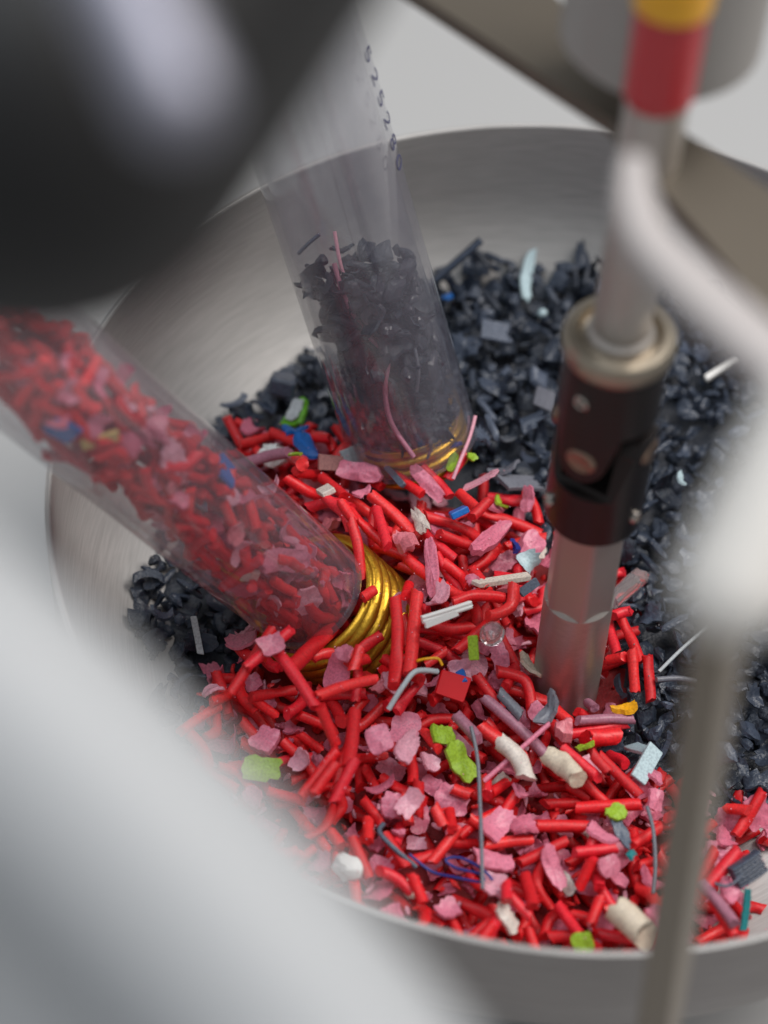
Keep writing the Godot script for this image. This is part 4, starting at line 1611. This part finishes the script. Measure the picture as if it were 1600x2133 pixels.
	lay("milky_flake", "ragged milky flake", "ragged milky flake behind the brass thread", "plastic flake", flake_mesh(0.0070, 0.0032, 0.0008, 0.3, 0.4, 57, 24, 0.2), mat("milk_plastic", s8(232, 222, 212), 0.45, 0.0, 0.3, 0.4), -30.7, -5.2, -26.1, 0.1)
	lay("blue_chip", "royal blue chip", "royal blue chip half hidden between red rods", "plastic chip", block_mesh(0.0040, 0.0030, 0.0014, 58), mat("blue_plastic", s8(24, 104, 186), 0.4, 0.0, 0.4), -22.8, -3.1, -19.3, -4.9)
	lay("navy_scrap", "twisted navy scrap", "small twisted navy scrap beside the big pink block by the shaft", "plastic scrap", curl_mesh(0.0042, 0.0016, 0.0010, 2.4, 59), mat("navy_plastic", s8(34, 48, 128), 0.4, 0.0, 0.3), -10.3, -5.8, -8.0, -2.2)
	lay("blue_film", "pale blue film", "crumpled pale blue film against the stirrer shaft", "plastic film", flake_mesh(0.0049, 0.0046, 0.0004, 0.2, 1.0, 60, 24, 0.3), mat("pale_blue_plastic", s8(178, 200, 206), 0.45, 0.0, 0.5), -7.5, 1.8, -4.4, -2.0)
	lay("beige_stick", "beige flat stick", "long flat beige stick pointing at the stirrer shaft", "plastic stick", block_mesh(0.0142, 0.0021, 0.0010, 61), mat("beige_plastic", s8(206, 194, 182), 0.5, 0.0, 0.4), -15.3, 14.1, -5.3, 3.9)
	lay("white_strip", "white grooved strip", "white grooved strip beside the brass thread", "plastic strip", ribbed_mesh(0.0109, 0.0016, 0.0009, 2, 0.05, 62), mat("white_plastic", s8(232, 231, 228), 0.5, 0.0, 0.15, 0.2), -24.4, 23.9, -15.2, 18.2)
	lay("white_strip", "lower white strip", "second white strip lying against the white grooved strip", "plastic strip", block_mesh(0.0075, 0.0012, 0.0009, 63), mat("white_plastic", s8(232, 231, 228), 0.5, 0.0, 0.15, 0.2), -23.7, 25.9, -17.6, 21.5)
	lay("slate_strip", "slate strip", "dark slate strip under the end of the beige stick", "plastic strip", block_mesh(0.0047, 0.0020, 0.0008, 64), mat("slate_plastic", s8(84, 94, 110), 0.4, 0.0, 0.8), -6.5, 9.3, -3.7, 5.5)
	lay("clear_bead", "clear bead", "clear rounded bead lying among red rods", "plastic bead", lump_mesh(0.0052, 0.0052, 0.0042, 0.05, 65), clear_solid("clear_plastic", s8(236, 224, 224)), -12.0, 23.9, -6.8, 23.3)
	lay("white_shaving", "white shaving", "pinkish white shaving leaning on the stirrer shaft", "plastic shaving", flake_mesh(0.0075, 0.0042, 0.0010, 0.2, 0.5, 66, 22, 0.3), mat("cream_lump", s8(226, 212, 190), 0.5, 0.0, 0.3, 0.3), -5.2, 17.7, 0.6, 22.4)
	lay("red_plate", "red square plate", "flat red square plate standing out among the rods", "plastic plate", block_mesh(0.0064, 0.0052, 0.0014, 67), mat("red_plate", s8(206, 20, 30), 0.35, 0.0, 0.1), -19.4, 30.4, -13.1, 31.3)
	lay("blue_chip", "small blue chip", "small blue chip behind the red square plate", "plastic chip", block_mesh(0.0033, 0.0018, 0.0010, 68), mat("blue_plastic", s8(24, 104, 186), 0.4, 0.0, 0.4), -15.3, 27.4, -13.7, 30.3)
	lay("lime_strip", "lime strip", "narrow lime strip above the red square plate", "plastic strip", block_mesh(0.0051, 0.0020, 0.0007, 69), mat("lime_plastic", s8(160, 196, 52), 0.5, 0.0, 1.2, 0.3), -13.4, 29.3, -12.9, 24.3)
	lay("lime_flake", "large lime flake", "large lime green flake, upper half of a torn pair", "plastic flake", flake_mesh(0.0053, 0.0042, 0.0009, 0.14, 0.2, 70, 24, 0.55), mat("lime_plastic", s8(160, 196, 52), 0.5, 0.0, 1.2, 0.3), -19.3, 41.5, -14.2, 40.0)
	lay("lime_flake", "lower large lime flake", "large lime green flake, lower half of a torn pair", "plastic flake", flake_mesh(0.0086, 0.0050, 0.0009, 0.16, 0.2, 71, 24, 0.45), mat("lime_plastic", s8(160, 196, 52), 0.5, 0.0, 1.2, 0.3), -16.0, 42.9, -8.7, 47.3)
	lay("mauve_rod", "short mauve rod", "short mauve rod below the red square plate", "plastic rod", rod_mesh(0.0072, 0.00125, 0.02, 0.0, 72), mat("mauve_plastic", s8(182, 122, 142), 0.3, 0.0, 0.2, 0.3), -14.5, 35.8, -9.3, 40.8)
	lay("mauve_rod", "long mauve rod", "long glossy mauve rod slanting below the stirrer shaft", "plastic rod", rod_mesh(0.0175, 0.00115, 0.03, 0.0, 73), mat("mauve_plastic", s8(182, 122, 142), 0.3, 0.0, 0.2, 0.3), -10.0, 31.4, 5.2, 40.0)
	lay("grey_rod", "grey rod", "dull grey rod above the long mauve rod", "plastic rod", rod_mesh(0.0066, 0.0011, 0.02, 0.0, 74), mat("grey_plastic", s8(112, 114, 124), 0.4, 0.0, 0.5), -7.3, 29.9, -1.8, 33.6)
	lay("grey_tuft", "grey tuft", "frayed grey scrap at the end of the long mauve rod", "plastic scrap", flake_mesh(0.0079, 0.0028, 0.0016, 0.3, 0.8, 75, 20, 0.1), mat("grey_plastic", s8(112, 114, 124), 0.4, 0.0, 0.5), 2.0, 36.2, 5.8, 29.2)
	lay("pink_needle", "pink needle", "thin straight pink needle crossing the long mauve rod", "plastic needle", rod_mesh(0.0169, 0.0005, 0.0, 0.0, 76), pink_mat(0), -6.3, 49.5, 3.0, 35.3)
	lay("white_chunk", "white bent chunk", "bent white chunk beneath the pink needle", "plastic chunk", rod_mesh(0.0089, 0.0017, 0.14, 0.2, 77), mat("milk_plastic", s8(232, 222, 212), 0.45, 0.0, 0.3, 0.4), -4.6, 40.9, 1.5, 47.4)
	lay("mauve_rod", "mauve rod by the shaft", "straight mauve rod resting on a red rod at the shaft foot", "plastic rod", rod_mesh(0.0122, 0.0010, 0.02, 0.0, 78), mat("mauve_plastic", s8(182, 122, 142), 0.3, 0.0, 0.2, 0.3), 8.8, 31.8, 19.9, 26.5)
	lay("yellow_chip", "yellow chip", "bright yellow chip at the edge of the dark granulate", "plastic chip", flake_mesh(0.0055, 0.0028, 0.0014, 0.12, 0.5, 79, 20, 0.5), mat("yellow_plastic", s8(236, 168, 20), 0.4, 0.0, 0.4), 15.4, 26.3, 20.9, 25.8)
	lay("ribbed_plate", "pale blue ribbed plate", "pale blue ribbed plate beside the yellow chip", "plastic plate", ribbed_mesh(0.0072, 0.0034, 0.0007, 12, 0.08, 80), mat("pale_blue_plastic", s8(178, 200, 206), 0.45, 0.0, 0.5), 20.2, 29.6, 24.3, 35.6)
	lay("pale_plate", "pale blue smooth plate", "pale blue smooth plate below the pale blue ribbed plate", "plastic plate", block_mesh(0.0090, 0.0036, 0.0008, 81), mat("pale_blue_plastic", s8(178, 200, 206), 0.45, 0.0, 0.5), 22.2, 42.0, 24.8, 33.4)
	lay("cream_chunk", "streaky cream chunk", "streaky cream chunk with a lime edge between red rods", "plastic chunk", rod_mesh(0.0076, 0.0020, 0.05, 0.35, 82), mat("cream_lump", s8(226, 212, 190), 0.5, 0.0, 0.3, 0.3), 4.5, 43.3, 11.0, 47.2)
	lay("lime_flake", "lime flake under the cream chunk", "lime flake peeping out below the streaky cream chunk", "plastic flake", flake_mesh(0.0039, 0.0026, 0.0007, 0.15, 0.3, 83, 20, 0.4), mat("lime_plastic", s8(160, 196, 52), 0.5, 0.0, 1.2, 0.3), 9.6, 37.7, 13.5, 38.3)
	lay("grey_feather", "slate feather flake", "slate grey feather shaped flake with toothed edges", "plastic flake", flake_mesh(0.0091, 0.0026, 0.0007, 0.3, 0.2, 84, 26, 0.2), mat("slate_plastic", s8(84, 94, 110), 0.4, 0.0, 0.8), 17.4, 50.4, 22.5, 57.9)
	lay("lime_flake", "olive flake", "olive green flake behind the slate feather flake", "plastic flake", flake_mesh(0.0041, 0.0040, 0.0008, 0.15, 0.3, 85, 22, 0.3), mat("lime_plastic", s8(160, 196, 52), 0.5, 0.0, 1.2, 0.3), 17.3, 52.8, 20.5, 50.2)
	lay("teal_scrap", "teal scrap", "tiny teal scrap at the tip of the slate feather flake", "plastic scrap", curl_mesh(0.0023, 0.0012, 0.0006, 2.0, 86), mat("teal_plastic", s8(32, 128, 132), 0.4, 0.0, 0.3), 22.0, 59.9, 23.3, 58.0)
	lay("cream_chunk", "big cream chunk", "big cream chunk near the rim of the bowl", "plastic chunk", rod_mesh(0.0078, 0.0026, 0.02, 0.12, 87), mat("cream_lump", s8(226, 212, 190), 0.5, 0.0, 0.3, 0.3), 21.0, 72.5, 27.1, 77.3)
	lay("lime_flake", "lime square at the rim", "lime green square flake at the near bowl rim", "plastic flake", flake_mesh(0.0040, 0.0040, 0.0008, 0.06, 0.1, 88, 20, 0.8), mat("lime_plastic", s8(160, 196, 52), 0.5, 0.0, 1.2, 0.3), 14.5, 79.3, 18.2, 77.5)
	lay("white_lump", "white lump", "soft white lump near the white machine cover", "plastic lump", lump_mesh(0.0067, 0.0046, 0.0034, 0.3, 89), mat("white_plastic", s8(232, 231, 228), 0.5, 0.0, 0.15, 0.2), -31.6, 72.4, -25.0, 73.3)
	lay("green_flake", "wide green flake", "wide green flake near the white machine cover", "plastic flake", flake_mesh(0.0082, 0.0048, 0.0008, 0.2, 0.3, 90, 24, 0.4), mat("lime_plastic", s8(160, 196, 52), 0.5, 0.0, 1.2, 0.3), -53.9, 54.1, -45.8, 52.9)
	lay("clear_rod", "clear rod", "thick clear rod beside the stirrer shaft", "plastic rod", rod_mesh(0.0111, 0.0019, 0.0, 0.0, 91), clear_solid("clear_plastic", s8(236, 224, 224)), 12.3, 3.4, 17.1, -6.6)
	lay("lilac_rod", "lilac grey rod", "short lilac grey rod at the foot of the stirrer shaft", "plastic rod", rod_mesh(0.0035, 0.0010, 0.0, 0.0, 92), mat("mauve_plastic", s8(182, 122, 142), 0.3, 0.0, 0.2, 0.3), 10.6, 25.0, 12.2, 28.1)
	lay("pale_strip", "pale strip on dark chips", "narrow pale strip standing on dark chips below the slanted tube", "plastic strip", block_mesh(0.0082, 0.0014, 0.0008, 93), mat("pale_grey_plastic", s8(186, 194, 198), 0.4, 0.0, 0.3), -71.2, 19.9, -68.0, 27.4)
	lay("ribbed_block", "black ribbed block", "black ribbed block near the bare steel floor", "plastic block", ribbed_mesh(0.0066, 0.0046, 0.0022, 6, 0.1, 94), dark_mat(1), 41.9, 61.3, 46.2, 56.2)
	lay("teal_strip", "teal strip", "curved teal strip near the bare steel floor", "plastic strip", curl_mesh(0.0081, 0.0022, 0.0005, 0.9, 95), mat("teal_plastic", s8(32, 128, 132), 0.4, 0.0, 0.3), 43.9, 61.9, 46.7, 69.5)
	lay("mauve_rod", "mauve rod by the strut", "thin mauve rod beside the steel strut", "plastic rod", rod_mesh(0.0101, 0.0011, 0.02, 0.0, 96), mat("mauve_plastic", s8(182, 122, 142), 0.3, 0.0, 0.2, 0.3), 36.5, 64.4, 43.2, 72.0)
	lay("pale_flake", "upright pale flake", "tall pale flake standing on the dark chips at the far wall", "plastic flake", flake_mesh(0.0156, 0.0030, 0.0007, 0.12, 0.2, 97, 22, 0.6), mat("pale_blue_plastic", s8(178, 200, 206), 0.45, 0.0, 0.5), -17.6, -78.8, -18.7, -94.4)
	lay("pale_bead", "pale bead", "small pale round bead on the dark chips", "plastic bead", lump_mesh(0.0024, 0.0022, 0.0020, 0.1, 98), mat("pale_blue_plastic", s8(178, 200, 206), 0.45, 0.0, 0.5), -13.6, -78.2, -11.2, -78.5)
	lay("blue_chip", "tiny blue chip", "tiny bright blue chip on the dark chips by the upright tube", "plastic chip", block_mesh(0.0026, 0.0022, 0.0012, 99), mat("blue_plastic", s8(24, 104, 186), 0.4, 0.0, 0.4), -35.8, -77.5, -33.2, -77.8)
	lay("white_stick", "white stick", "thin white stick on dark chips below the pale arm", "plastic stick", block_mesh(0.0101, 0.0014, 0.0012, 100), mat("white_plastic", s8(232, 231, 228), 0.5, 0.0, 0.15, 0.2), 25.5, -65.0, 32.2, -72.6)
	lay("pale_flake", "pale blue splinter", "pale blue splinter on the dark chips beside the joint", "plastic flake", flake_mesh(0.0070, 0.0018, 0.0006, 0.2, 0.3, 101, 20, 0.2), mat("pale_blue_plastic", s8(178, 200, 206), 0.45, 0.0, 0.5), 21.9, -25.6, 23.0, -32.5)
	lay("ribbed_plate", "clear ribbed plate", "greyish ribbed plate between dark and red granulate by the joint", "plastic plate", ribbed_mesh(0.0097, 0.0050, 0.0010, 6, 0.12, 102), mat("grey_plastic", s8(112, 114, 124), 0.4, 0.0, 0.5), -14.4, -20.4, -7.0, -26.8)
	lay("ribbed_plate", "dark ribbed plate", "small brownish ribbed plate on dark chips behind the joint", "plastic plate", ribbed_mesh(0.0051, 0.0044, 0.0008, 9, 0.05, 103), mat("grey_plastic", s8(112, 114, 124), 0.4, 0.0, 0.5), -11.4, -48.9, -6.3, -48.6)
	lay("grey_lump", "grey curved shell", "grey curved shell at the border of dark and red granulate", "plastic chip", flake_mesh(0.0073, 0.0034, 0.0010, 0.08, 0.8, 104, 20, 0.1), mat("grey_plastic", s8(112, 114, 124), 0.4, 0.0, 0.5), -17.5, -25.0, -10.3, -24.8)
	lay("dark_block", "smooth dark block", "large smooth dark block behind the half white lime chip", "plastic block", block_mesh(0.0063, 0.0058, 0.0042, 105), dark_mat(1), -69.0, -41.4, -62.7, -41.9)
	lay("grey_flake", "broad grey flake", "broad grey flake with grooved face on dark chips by the upright tube", "plastic flake", ribbed_mesh(0.0067, 0.0056, 0.0009, 12, 0.2, 106), dark_mat(3), -25.5, -65.4, -18.8, -66.0)
	lay("dark_fan", "dark frayed fan", "frayed dark fan shaped flake beside the brass of the upright tube", "plastic flake", flake_mesh(0.0076, 0.0050, 0.0010, 0.3, 0.6, 107, 26, 0.3), dark_mat(3), -21.6, -26.2, -19.4, -33.4)
	lay("dark_stick", "leaning dark stick", "leaning dark stick on the chips just behind the brass", "plastic stick", chip_mesh(0.0095, 0.0024, 0.0020, 108), dark_mat(3), -22.1, -40.4, -16.6, -32.7)

func fill_tubes() -> void:
	var d2 := (T2_FAR - T2_MOUTH).normalized()
	var d1 := (T1_FAR - T1_MOUTH).normalized()
	spot("slanted tube mouth", T2_MOUTH, "tube")
	spot("upright tube mouth", T1_MOUTH, "dark tube")
	spot("top of dark filling", T1_MOUTH + d1 * 0.045, "dark tube")
	spot("kink of mauve thread", Vector3(-0.04071, 0.04929, -0.02438), "dark tube")
	spot("upper end of mauve thread", Vector3(-0.05371, 0.06450, -0.03343), "dark tube")
	spot("lower end of mauve thread", Vector3(-0.03253, 0.03184, -0.01426), "dark tube")
	spot("short dark thread", Vector3(-0.05925, 0.06646, -0.03609), "dark tube")
	spot("curved pale thread", Vector3(-0.03410, 0.04732, -0.02431), "dark tube")
	# marked pieces in the slanted tube
	var blue := mat("blue_plastic", s8(24, 104, 186), 0.4, 0.0, 0.4)
	in_tube("blue_chip", "blue chip inside the tube", "bright blue chip against the wall of the slanted tube", block_mesh(0.0075, 0.0042, 0.001, 3), blue, T2_MOUTH, d2, 0.0435, 62.0, 70.0)
	in_tube("blue_chip", "upper blue chip inside the tube", "blue chip high up in the slanted tube by the black handle", block_mesh(0.0062, 0.005, 0.001, 4), blue, T2_MOUTH, d2, 0.083, -38.0, 15.0)
	in_tube("pink_disc", "round pink disc inside the tube", "round pale pink disc near the mouth of the slanted tube", flake_mesh(0.0066, 0.0062, 0.0008, 0.05, 0.1, 5, 22, 0.0), pink_mat(2), T2_MOUTH, d2, 0.0085, -8.0, 20.0)
	in_tube("pink_wedge", "pink wedge inside the tube", "long pink wedge flake midway in the slanted tube", flake_mesh(0.012, 0.0048, 0.0008, 0.1, 0.2, 6, 22, 0.4), pink_mat(0), T2_MOUTH, d2, 0.021, 12.0, 30.0)
	in_tube("white_square", "white square inside the tube", "small whitish square chip low in the slanted tube", block_mesh(0.0035, 0.003, 0.001, 7), mat("milk_plastic", s8(222, 212, 200), 0.45, 0.0, 0.5), T2_MOUTH, d2, 0.0245, -30.0, 40.0)
	in_tube("yellow_strip", "yellow strip inside the tube", "dull yellow strip beside the upper blue chip in the tube", block_mesh(0.007, 0.0022, 0.0008, 8), mat("dull_yellow", s8(206, 184, 112), 0.5, 0.0, 0.5), T2_MOUTH, d2, 0.076, -18.0, 60.0)
	for i in 62:
		var e: Array = rods[rng.randi() % rods.size()] if i % 3 != 2 else flakes[rng.randi() % flakes.size()]
		var is_rod := i % 3 != 2
		var s := 0.004 + 0.098 * (i + rng.randf()) / 62.0
		var o := in_tube("red_rod" if is_rod else "pink_flake", "", "", e[0], red_mat(rng.randi()) if is_rod else pink_mat(rng.randi()), T2_MOUTH, d2, s, rng.randf_range(-70, 70), rng.randf_range(-75, 75), "plastic rod" if is_rod else "plastic flake")
		wait_label(o, e[1], "red rod" if is_rod else "pink flake", "tube", "red plastic rods inside the slanted tube" if is_rod else "pink flakes inside the slanted tube")
	var core := []
	var pcore := []
	for i in 560:
		var e: Array = rods[rng.randi() % rods.size()] if i % 4 else flakes[rng.randi() % flakes.size()]
		var a := rng.randf_range(0, TAU)
		var rad := sqrt(rng.randf()) * 0.0088
		var f := frame(d2)
		var at: Vector3 = T2_MOUTH + d2 * rng.randf_range(-0.014, 0.15) + (f[0] * cos(a) + f[1] * sin(a)) * rad
		var bs := Basis(Vector3(rng.randf_range(-1, 1), rng.randf_range(-1, 1), rng.randf_range(-1, 1)).normalized(), rng.randf_range(0, TAU))
		if i % 4:
			bs = basis_along(d2, rng.randf_range(0, TAU), rng.randf_range(-40, 40))
			core.append([e[0], Transform3D(bs, at)])
		else:
			pcore.append([e[0], Transform3D(bs, at)])
	joined("red_granulate", core, red_mat(3), "red rods deeper inside the slanted tube")
	joined("pink_granulate", pcore, pink_mat(1), "pink flakes deeper inside the slanted tube")
	# dark shreds in the upright tube
	for i in 46:
		var e: Array = darks[rng.randi() % darks.size()]
		var t := (i + rng.randf()) / 46.0
		var s := 0.001 + 0.046 * t
		var o := in_tube("dark_chip", "", "", e[0], mat("dark_glossy", s8(66, 66, 76), 0.2, 0.0, 2.0), T1_MOUTH, d1, s, rng.randf_range(-88, 88), rng.randf_range(-90, 90), "plastic chip", 0.0108)
		wait_label(o, e[1], "dark chip", "dark tube", "dark chips inside the upright tube")
	var dark_core := []
	for i in 460:
		var e: Array = darks[rng.randi() % darks.size()]
		var a := rng.randf_range(0, TAU)
		var s := 0.046 * rng.randf()
		var rad := sqrt(rng.randf()) * 0.0104
		var f := frame(d1)
		dark_core.append([e[0], Transform3D(Basis(Vector3(rng.randf_range(-1, 1), rng.randf_range(-1, 1), rng.randf_range(-1, 1)).normalized(), rng.randf_range(0, TAU)), T1_MOUTH + d1 * s + (f[0] * cos(a) + f[1] * sin(a)) * rad)])
	joined("dark_granulate", dark_core, dark_mat(4), "dark shreds deeper inside the upright tube")

func basis_along(d: Vector3, roll: float, off: float) -> Basis:
	var f := frame(d)
	var nrm: Vector3 = f[0] * cos(roll) + f[1] * sin(roll)
	var x := d.rotated(nrm, deg_to_rad(off))
	return Basis(x, nrm, x.cross(nrm))

func in_tube(called: String, short: String, label: String, m: Mesh, material: Material, from: Vector3, d: Vector3, s: float, phi: float, off: float, category := "plastic chip", rad := 0.0088) -> MeshInstance3D:
	# phi turns round the tube from the side that the camera looks at
	var front := (CAM_AT - (from + d * s))
	front = (front - d * front.dot(d)).normalized()
	var nrm := front.rotated(d, deg_to_rad(phi))
	var x := d.rotated(nrm, deg_to_rad(off))
	var half := 0.0
	for p in samples(m):
		half = maxf(half, p.y)
	var o := put(called, m, material, Transform3D(Basis(x, nrm, x.cross(nrm)), from + d * s + nrm * (rad - half * 0.5)), label, category)
	if short:
		spot(short, o.position, "tube" if from == T2_MOUTH else "dark tube")
	return o

func curve_points(pts: Array, n: int) -> Array:
	var c := Curve3D.new()
	for i in pts.size():
		var t: Vector3 = (pts[mini(i + 1, pts.size() - 1)] - pts[maxi(i - 1, 0)]) * 0.22
		c.add_point(pts[i], -t, t)
	var out := []
	var l := c.get_baked_length()
	for i in n:
		out.append(c.sample_baked(l * i / (n - 1.0), true))
	return out

func fibre(called: String, label: String, material: Material, r: float, spots: Array, lift := 0.001) -> void:
	# a thread that lies over the pile; spots: Vector3(x mm, extra height mm, z mm)
	var pts := []
	for s in spots:
		pts.append(Vector3(s.x * MM, height(s.x * MM, s.z * MM), s.z * MM))
	var mean := 0.0
	var most := 0.0
	for p in pts:
		mean += p.y / pts.size()
		most = maxf(most, p.y)
	for i in pts.size():
		pts[i].y = lerpf(pts[i].y, (mean + most) * 0.5, 0.75) + lift + spots[i].y * MM
	var o := obj(called, sweep(curve_points(pts, 8 * spots.size()), [r], 7), material)
	tag(o, label, "fibre")

func free_fibre(called: String, label: String, material: Material, r: float, pts: Array) -> void:
	var o := obj(called, sweep(curve_points(pts, 8 * pts.size()), [r], 7), material)
	tag(o, label, "fibre")

func build_threads() -> void:
	var m: Material
	m = mat("pale_grey_plastic", s8(186, 194, 198), 0.4, 0.0, 0.3)
	fibre("white_thread", "curved whitish thread ending at the red square plate", m, 0.00055, [Vector3(-27.3, 0.0, 41.6), Vector3(-25.2, 0.5, 37.7), Vector3(-23.3, 1.0, 34.6), Vector3(-19.4, 0.8, 32.2)])
	m = mat("navy_plastic", s8(34, 48, 128), 0.4, 0.0, 0.3)
	fibre("navy_thread", "looped navy thread lying on the red rods near the rim", m, 0.0003, [Vector3(-18.3, 0.0, 67.9), Vector3(-13.6, 0.3, 69.5), Vector3(-9.3, 0.4, 70.5), Vector3(-4.1, 0.6, 71.5), Vector3(-4.4, 0.9, 69.9), Vector3(-9.1, 1.0, 68.8), Vector3(-11.4, 1.2, 67.5), Vector3(-8.8, 1.2, 66.7), Vector3(-4.6, 1.0, 68.7), Vector3(-2.0, 0.6, 70.5)])
	m = mat("slate_plastic", s8(84, 94, 110), 0.4, 0.0, 0.8)
	fibre("slate_wire", "slate blue bent wire beside the looped navy thread", m, 0.0005, [Vector3(-24.2, 0.6, 62.5), Vector3(-24.6, 0.6, 64.7), Vector3(-21.8, 0.5, 67.1), Vector3(-16.6, 0.4, 69.3)])
	m = mat("grey_plastic", s8(112, 114, 124), 0.4, 0.0, 0.5)
	fibre("grey_fibre", "long grey fibre hanging over the lower lime flake", m, 0.0004, [Vector3(-11.2, 1.5, 39.8), Vector3(-8.9, 1.4, 46.0), Vector3(-6.9, 1.2, 55.5), Vector3(-5.1, 1.0, 65.2), Vector3(-3.6, 0.4, 73.5)])
	m = mat("grey_plastic", s8(112, 114, 124), 0.4, 0.0, 0.5)
	fibre("grey_fibre", "thin grey fibre beside the steel strut", m, 0.0004, [Vector3(24.6, 1.2, 48.9), Vector3(26.3, 1.4, 53.9), Vector3(27.5, 1.2, 61.1), Vector3(27.7, 0.6, 67.0)])
	m = pink_mat(2)
	fibre("pink_fibre", "fine pink fibre standing across the navy strip", m, 0.0004, [Vector3(-22.0, 3.0, -29.5), Vector3(-22.3, 2.2, -24.0), Vector3(-23.3, 1.4, -17.4), Vector3(-24.0, 0.5, -13.8)])
	m = mat("slate_plastic", s8(84, 94, 110), 0.4, 0.0, 0.8)
	fibre("red_hair", "thin dark fibre curved over the pink flake by the strut", m, 0.0003, [Vector3(38.4, 0.8, 65.3), Vector3(40.4, 0.9, 65.5), Vector3(42.1, 0.9, 64.1), Vector3(43.4, 0.8, 62.0)])
	m = mat("pale_grey_plastic", s8(186, 194, 198), 0.4, 0.0, 0.3)
	fibre("pale_fibre", "pale straight fibre on dark chips below the cream grip", m, 0.0004, [Vector3(23.6, 0.8, 16.4), Vector3(27.6, 1.2, 10.8), Vector3(32.3, 1.0, 3.8)])
	m = mat("grey_plastic", s8(112, 114, 124), 0.4, 0.0, 0.5)
	fibre("grey_strand", "grey strand lying along the dark chips beyond the yellow chip", m, 0.0006, [Vector3(23.2, 0.8, 19.7), Vector3(27.4, 1.0, 17.9), Vector3(31.2, 0.8, 17.7)])
	m = mat("yellow_plastic", s8(236, 168, 20), 0.4, 0.0, 0.4)
	fibre("amber_thread", "fine amber thread curling beside the red square plate", m, 0.0003, [Vector3(-23.5, 0.8, 32.4), Vector3(-22.1, 1.0, 30.9), Vector3(-19.8, 1.0, 30.2), Vector3(-18.7, 0.8, 30.9)])
	m = mat("mauve_plastic", s8(182, 122, 142), 0.3, 0.0, 0.2, 0.3)
	free_fibre("pink_thread", "long mauve pink thread inside the upright tube", m, 0.00055, [Vector3(-0.05371, 0.06450, -0.03343), Vector3(-0.05060, 0.05964, -0.02916), Vector3(-0.04578, 0.05385, -0.02636), Vector3(-0.04071, 0.04929, -0.02438), Vector3(-0.04017, 0.04429, -0.02042), Vector3(-0.03808, 0.03750, -0.01762), Vector3(-0.03253, 0.03184, -0.01426)])
	m = pink_mat(2)
	free_fibre("pink_thread", "shorter pale pink thread behind the long one in the tube", m, 0.0004, [Vector3(-0.05473, 0.06801, -0.03868), Vector3(-0.05230, 0.06205, -0.03453), Vector3(-0.04833, 0.05349, -0.03215)])
	m = mat("slate_plastic", s8(84, 94, 110), 0.4, 0.0, 0.8)
	free_fibre("dark_thread", "short dark thread stuck to the wall of the upright tube", m, 0.0004, [Vector3(-0.06132, 0.06357, -0.03537), Vector3(-0.05925, 0.06646, -0.03609), Vector3(-0.05742, 0.06825, -0.03701)])
	m = mat("grey_plastic", s8(112, 114, 124), 0.4, 0.0, 0.5)
	free_fibre("pale_thread", "pale thin curved thread inside the upright tube", m, 0.00035, [Vector3(-0.03587, 0.05129, -0.02759), Vector3(-0.03410, 0.04732, -0.02431), Vector3(-0.03397, 0.04237, -0.02282)])
	var strip := obj("dark_strip", sweep([Vector3(-0.0396, 0.0160, -0.0760), Vector3(-0.0290, 0.0260, -0.0842)], [0.0010, 0.0009], 4), dark_mat(1))
	tag(strip, "long dark strip leaning against the far bowl wall", "plastic strip")

func scatter_crumbs() -> void:
	# dust and crumbs from the shredder on everything
	for w in 2:
		var mm := MultiMesh.new()
		mm.transform_format = MultiMesh.TRANSFORM_3D
		mm.mesh = chip_mesh(0.00045, 0.0003, 0.0002, 333)
		var list := []
		for i in 1000:
			var a := rng.randf_range(0, TAU)
			var r := sqrt(rng.randf()) * 0.09
			var x := cos(a) * r
			var z := sin(a) * r
			if not visible_part(x, z) or is_red(x, z) != (w == 0):
				continue
			if Vector2(x - 0.0055, z - 0.0247).length() < 0.0085:
				continue
			var s := rng.randf_range(0.35, 1.0)
			list.append(Transform3D(Basis(Vector3.UP, a * 7).scaled(Vector3(s, s, s)), Vector3(x, height(x, z) - 0.00005, z)))
		mm.instance_count = list.size()
		for i in list.size():
			mm.set_instance_transform(i, list[i])
		var o := MultiMeshInstance3D.new()
		o.name = numbered("crumbs")
		o.multimesh = mm
		o.material_override = pink_mat(2) if w == 0 else mat("grey_dust", s8(128, 128, 130), 0.6, 0.0, 0.3)
		add_child(o, true)
		tag(o, "tiny pale pink crumbs scattered over the red rods" if w == 0 else "tiny grey crumbs scattered over the dark chips", "crumbs", "", "stuff")
